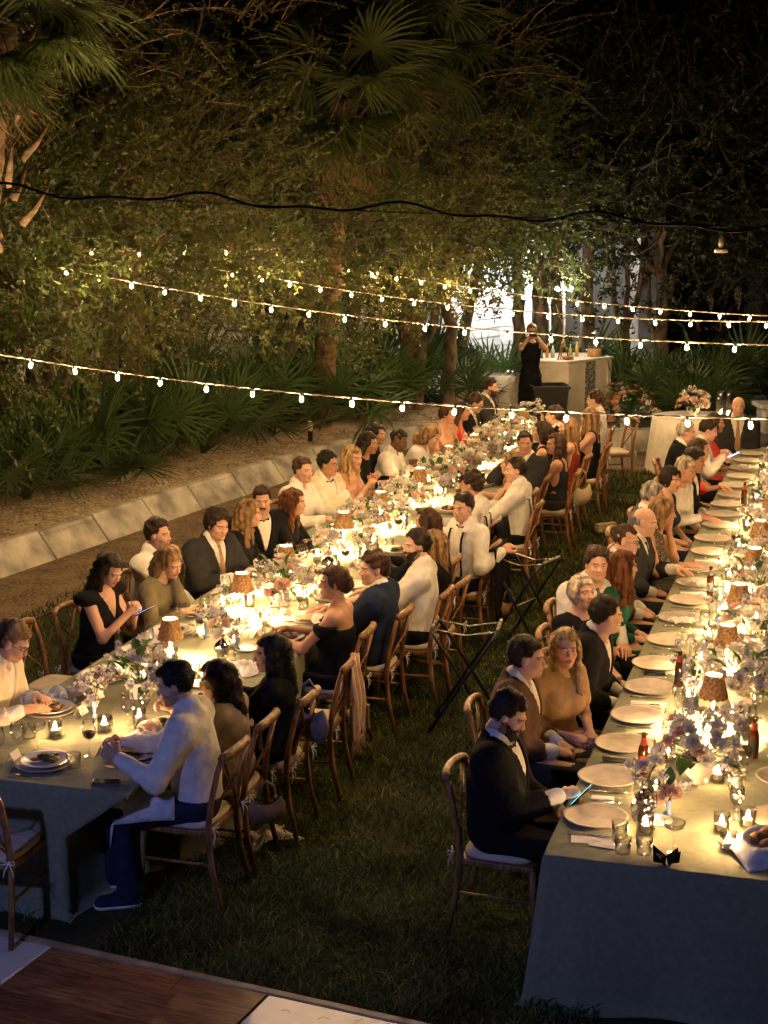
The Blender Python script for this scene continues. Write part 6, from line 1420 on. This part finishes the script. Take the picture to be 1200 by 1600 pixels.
bottle(8.33, -.98, 'r', 'brown beer bottle with red neck beside the big bouquet'); bottle(9.95, -.96, 'k', 'dark beer bottle by the fifth charger'); bottle(12.36, -.98, 'b', 'brown beer bottle with a blue label'); bottle(16.1, -.98, 'k', 'brown beer bottle by the far guests of the right table'); bottle(8.75, -.42, 'k', 'dark bottle on the far side of the big bouquet')
o = empty('folded_napkin', ts(7.17, -.72, TH + .001), .3, 'black napkin folded into points at the front edge', 'napkin'); b = MB()
for i in range(4):
    a = i * PI / 2 + .4; w = Vector((math.cos(a), math.sin(a), 0)); q = Vector((-math.sin(a), math.cos(a), 0)); b.add([w * .012, w * .05 + q * .035 + Vector((0, 0, .008)), w * .085 + Vector((0, 0, .055 + .01 * i)), w * .05 - q * .035 + Vector((0, 0, .008)), Vector((0, 0, .035))], [(0, 1, 4), (1, 2, 4), (2, 3, 4), (3, 0, 4)])
no = b.build('folds', clothmat('black'), o, False); md = no.modifiers.new('thick', 'SOLIDIFY'); md.thickness = .002
bk = empty('bread_basket', ts(7.42, -.26, TH + .001), .2, 'bread basket lined with a white napkin at the right edge', 'bread basket')
MB().lathe([(0, .004), (.10, .004), (.125, .05), (.13, .075), (.122, .075), (.115, .05), (.09, .012), (0, .012)], 24).build('basket', M['rattan'], bk)
n = 18; v = []
for i in range(n + 1):
    for j in range(n + 1):
        x, y = (i / n - .5) * .40, (j / n - .5) * .40; r_ = math.hypot(x, y); z = .03 + .06 * min(1, (r_ / .13) ** 2) if r_ < .14 else .09 - (r_ - .14) * .95; v.append((x * .93, y * .93, max(.006, z + .012 * math.sin(14 * x + 9 * y) + .006 * math.sin(31 * y))))
o = obj('liner', v, [(i * (n + 1) + j, (i + 1) * (n + 1) + j, (i + 1) * (n + 1) + j + 1, i * (n + 1) + j + 1) for i in range(n) for j in range(n)], M['napkin'], bk); md = o.modifiers.new('thick', 'SOLIDIFY'); md.thickness = .003
for i, (x, y, z) in enumerate(((-.04, .03, .075), (.045, -.02, .072), (.02, .06, .08), (-.03, -.05, .07))): MB().ell((x, y, z), (.045, .036, .028), 14, 9).build('bread_roll', mat('bread_crust', (.30, .14, .045), .7, .3, 14, .3, 60), bk)
o = empty('butter_dish', ts(7.66, -.82, TH + .001), 0, 'small saucer with a shell below the silver vase', 'saucer'); link('saucer_plate', ME['saucer'], o); MB().ell((0, 0, .022), (.018, .014, .022), 10, 7).build('shell', M['ceramic'], o)
for i, (t, s) in enumerate(((11.45, -1.10), (12.68, -1.12), (18.24, -1.1))):
    place('napkin', NAP[i], ts(t, s, TH + .022), i, 'napkin dropped on a charger of the right table, ' + ('nearest', 'middle', 'farthest')[i] + ' of three', 'napkin').scale = (.6, .6, .6)
# bouquets of the right table
bouquet(ts(8.28, -.68, TH), .21, .21, .24, 26, 18, 22, 1, 'big white and lilac bouquet nearest on the right table', 'bowl', .14, ('fwhite', 'fwhite', 'fpink', 'fwhite', 'flilac'))
bouquet(ts(9.72, -.56, TH), .24, .26, .22, 28, 18, 20, 2, 'wide white bouquet between the nearest two lamps of the right table', 'box', .12, ('fwhite', 'fwhite', 'flilac'))
bouquet(ts(10.85, -.55, TH), .22, .26, .20, 24, 16, 18, 3, 'white bouquet past the second lamp of the right table', 'box', .12)
bouquet(ts(12.0, -.62, TH), .22, .26, .20, 22, 18, 16, 4, 'blue and white bouquet past the third lamp of the right table', 'box', .12)
for i, t in enumerate((13.1, 14.3, 15.5, 16.7, 17.9)): bouquet(ts(t, -.60, TH), .22, .3, .2, 18, 14, 12, 5 + i, 'pale bouquet far along the right table, ' + ('nearest', 'second', 'third', 'fourth', 'farthest')[i] + ' of five', 'box', .12)
bouquet(ts(7.80, -.90, TH), .09, .09, .13, 4, 9, 3, 20, 'silver bud vase with tall lilac sprays', 'silver', .14, ('flilac', 'fwhite'))
bouquet(ts(7.78, -.78, TH), .05, .05, .05, 4, 3, 3, 21, 'tiny blue vase with pink blossoms', 'bud', .08, ('fpink',))
bouquet(ts(10.1, -.92, TH), .07, .07, .14, 1, 9, 3, 22, 'blue sprays in a bud vase by the second lamp of the right table', 'bud', .09, ('flilac',))
# ---------------------------------------------------------------- settings on the left table
def dinner(key, t, s, eaten=True, who=None):
    sd = -1 if s < LC else 1; rz = FACE_R if sd < 0 else FACE_L; who = who or PEOPLE[key]['label']; who = ' '.join(who.split()[:8])
    place('charger_plate', ME['charger'], ts(t, s, TH + .001), 0, 'clay charger before the ' + who, 'charger plate', 'clay charger plates')
    pl_ = place('dinner_plate', ME['plate'], ts(t + .01, s, TH + .009), 0, 'white plate before the ' + who, 'plate', 'white dinner plates')
    if eaten: food(None, pl_, int(t * 31) + (5 if sd > 0 else 0))
    inn = -sd
    place('fork', ME['fork'], ts(t - .2 * sd, s, TH + .001), rz, 'fork before the ' + who, 'fork', 'forks on the left table')
    glass_at('goblet', t + .10, s + inn * .22, 'goblet before the ' + who, 'water' if int(t * 7) % 2 else None)
    glass_at('wineglass', t - .06, s + inn * .25, 'wine glass before the ' + who, 'wine' if int(t * 11) % 2 else None)
    card(t + .02, s + inn * .20, rz, 'place card before the ' + who)
for key in 'R1 R2 R3 R4 R5 R6 R7 R8 R9 R10 R11 R12 R13 R15 R16 R18'.split(): dinner(key, PEOPLE[key]['t'] + .03, -3.74, key in ('R1', 'R2', 'R3', 'R4', 'R9', 'R11'))
for key in 'L1 L2 L4 L5 L6 L8 L10 L11 L12 L13 L15 L16 L17'.split(): dinner(key, PEOPLE[key]['t'] + .05, -4.58, key not in ('L12', 'L16'))
dinner(None, 9.05, -4.58, True, 'nearer empty chair on the left'); dinner(None, 9.62, -4.58, True, 'empty chair beside the phone woman'); dinner(None, 7.52, -4.17, True, 'near end chair of the left table')
for i, t in enumerate((7.95, 8.12, 8.30, 9.25, 9.55, 9.95, 10.3, 10.55, 11.0, 11.3, 11.9, 12.2, 12.6, 13.3, 13.7, 14.3, 14.8, 15.7, 16.3, 17.2, 18.1, 19.2, 20.3)):
    candle(t, (-4.33, -4.10, -3.96)[i] if i < 3 else LC + (.17 if i % 2 else -.12), ORD[i] + ' lit votive from the near end along the left table')
glass_at('tumbler', 7.50, -3.98, 'tumbler of water beside the nearest white plate'); glass_at('coupe', 7.72, -4.32, 'coupe near the nearest votives of the left table'); glass_at('tumbler', 7.86, -4.45, 'tumbler behind the nearest votive of the left table')
phone(ts(7.36, -3.72, TH + .008), (0, 0, -YAW - 1.3), 'black phone at the near corner of the left table')
for i, (t, s, m_) in enumerate(((8.62, -4.62, 'b'), (10.0, -4.62, 'w'), (8.0, -3.80, 'w'), (9.5, -3.75, 'w'))):
    place('napkin', NAP[i % 3] if m_ == 'w' else crumple(4, .26, .22, .075, bluenap), ts(t, s, TH + .003), i * .8, ('crumpled blue napkin beside the blond man', 'crumpled white napkin by the woman with the phone', 'white napkin beside the nearest dinner plate', 'white napkin between the black-dressed women')[i], 'napkin')
bouquet(ts(8.78, -4.17, TH), .24, .30, .17, 26, 16, 24, 11, 'low white and pink bouquet nearest on the left table', 'box', .10, ('fwhite', 'fwhite', 'fpink', 'flilac'))
bouquet(ts(11.15, -4.10, TH), .20, .24, .22, 24, 14, 20, 12, 'white bouquet between the second and third lamps of the left table', 'box', .12)
bouquet(ts(12.35, -4.12, TH), .12, .14, .16, 8, 12, 8, 13, 'blue sprays past the third lamp of the left table', 'silver', .14, ('flilac', 'fwhite'))
bouquet(ts(13.55, -4.16, TH), .24, .28, .22, 28, 14, 20, 14, 'large white bouquet between the fourth and fifth lamps', 'box', .13)
for i, (t, n_) in enumerate(((14.7, 18), (15.9, 26), (16.35, 20), (17.2, 24), (18.2, 24), (18.7, 18), (19.5, 24), (20.6, 16))): bouquet(ts(t, -4.12 + .05 * (i % 2), TH), .22, .28, .22, n_, 12, 16, 30 + i, 'pale bouquet far along the left table, ' + ('nearest', 'second', 'third', 'fourth', 'fifth', 'sixth', 'seventh', 'farthest')[i] + ' of eight', 'box', .12)
bouquet(ts(8.35, -4.28, TH), .07, .07, .18, 3, 6, 3, 41, 'thin bud vase with white blossoms beside the nearest bouquet', 'bud', .09, ('fwhite', 'flilac'))
bouquet(ts(10.15, -4.30, TH), .06, .06, .12, 3, 5, 4, 42, 'bud vase with white blossoms before the leaning blond woman', 'bud', .09, ('fwhite',))
bouquet(ts(9.75, -4.02, TH), .06, .06, .12, 3, 5, 3, 43, 'bud vase near the first lamp of the left table', 'silver', .14, ('fwhite', 'fpink'))
bottle(16.0, -3.90, 'b', 'brown beer bottle with blue label on the far left table')
o = empty('serving_bowl', ts(20.75, -4.22, TH + .16), 0, 'large dark metal bowl before the farthest bearded man', 'bowl'); MB().lathe([(0, 0), (.06, 0), (.12, .05), (.15, .12), (.145, .12), (.11, .05), (0, .012)], 24).build('bowl_body', mat('dark_pewter', (.10, .10, .09), .35, .2, metal=.7), o); MB().lathe([(.09, -.16), (.06, -.14), (.03, -.06), (.05, 0)], 20).build('pedestal', mat('dark_pewter', (.10, .10, .09)), o)

# more of the clutter that fills the middle of the tables
r = random.Random(77); k = 0
for i in range(44):
    t = 8.55 + i * .275; w = 'middle of the left table, %s from the near end' % (ORD[i % 39] if i < 39 else 'far ' + ORD[i - 39])
    for sd in (-1, 1):
        s_ = LC + sd * r.uniform(.26, .34); q = r.random()
        if q < .34: glass_at('tumbler', t + r.uniform(-.05, .05), s_, ('left' if sd < 0 else 'right') + ' tumbler in the ' + w)
        elif q < .62: glass_at('goblet', t + r.uniform(-.05, .05), s_, ('left' if sd < 0 else 'right') + ' goblet in the ' + w, 'water' if q < .5 else None)
        elif q < .8: glass_at('wineglass', t + r.uniform(-.05, .05), s_, ('left' if sd < 0 else 'right') + ' wine glass in the ' + w, 'wine' if q < .72 else None)
        elif q < .9: place('saucer', ME['saucer'], ts(t, s_, TH + .001), 0, ('left' if sd < 0 else 'right') + ' small saucer in the ' + w, 'saucer')
for i in range(16):
    t = 9.2 + i * .72; w = '%s bud vase from the near end of the left table' % ORD[i]
    bouquet(ts(t, LC + (.2 if i % 2 else -.2), TH), .06, .06, .10, 3, 5, 4, 200 + i, w + (', white and lilac' if i % 2 else ', white'), 'bud', .08, ('fwhite', 'flilac') if i % 2 else ('fwhite',))
for i in range(12):
    t = 8.9 + i * .85
    bouquet(ts(t, -.84 if i % 2 else -.52, TH), .06, .06, .10, 3, 6, 3, 230 + i, '%s bud vase from the near end of the right table' % ORD[i], 'bud', .08, ('fwhite', 'flilac'))
for i in range(14):
    t = 8.4 + i * .78; glass_at('tumbler', t, -.52 + r.uniform(-.04, .04), '%s low tumbler along the far half of the right table' % ORD[i])
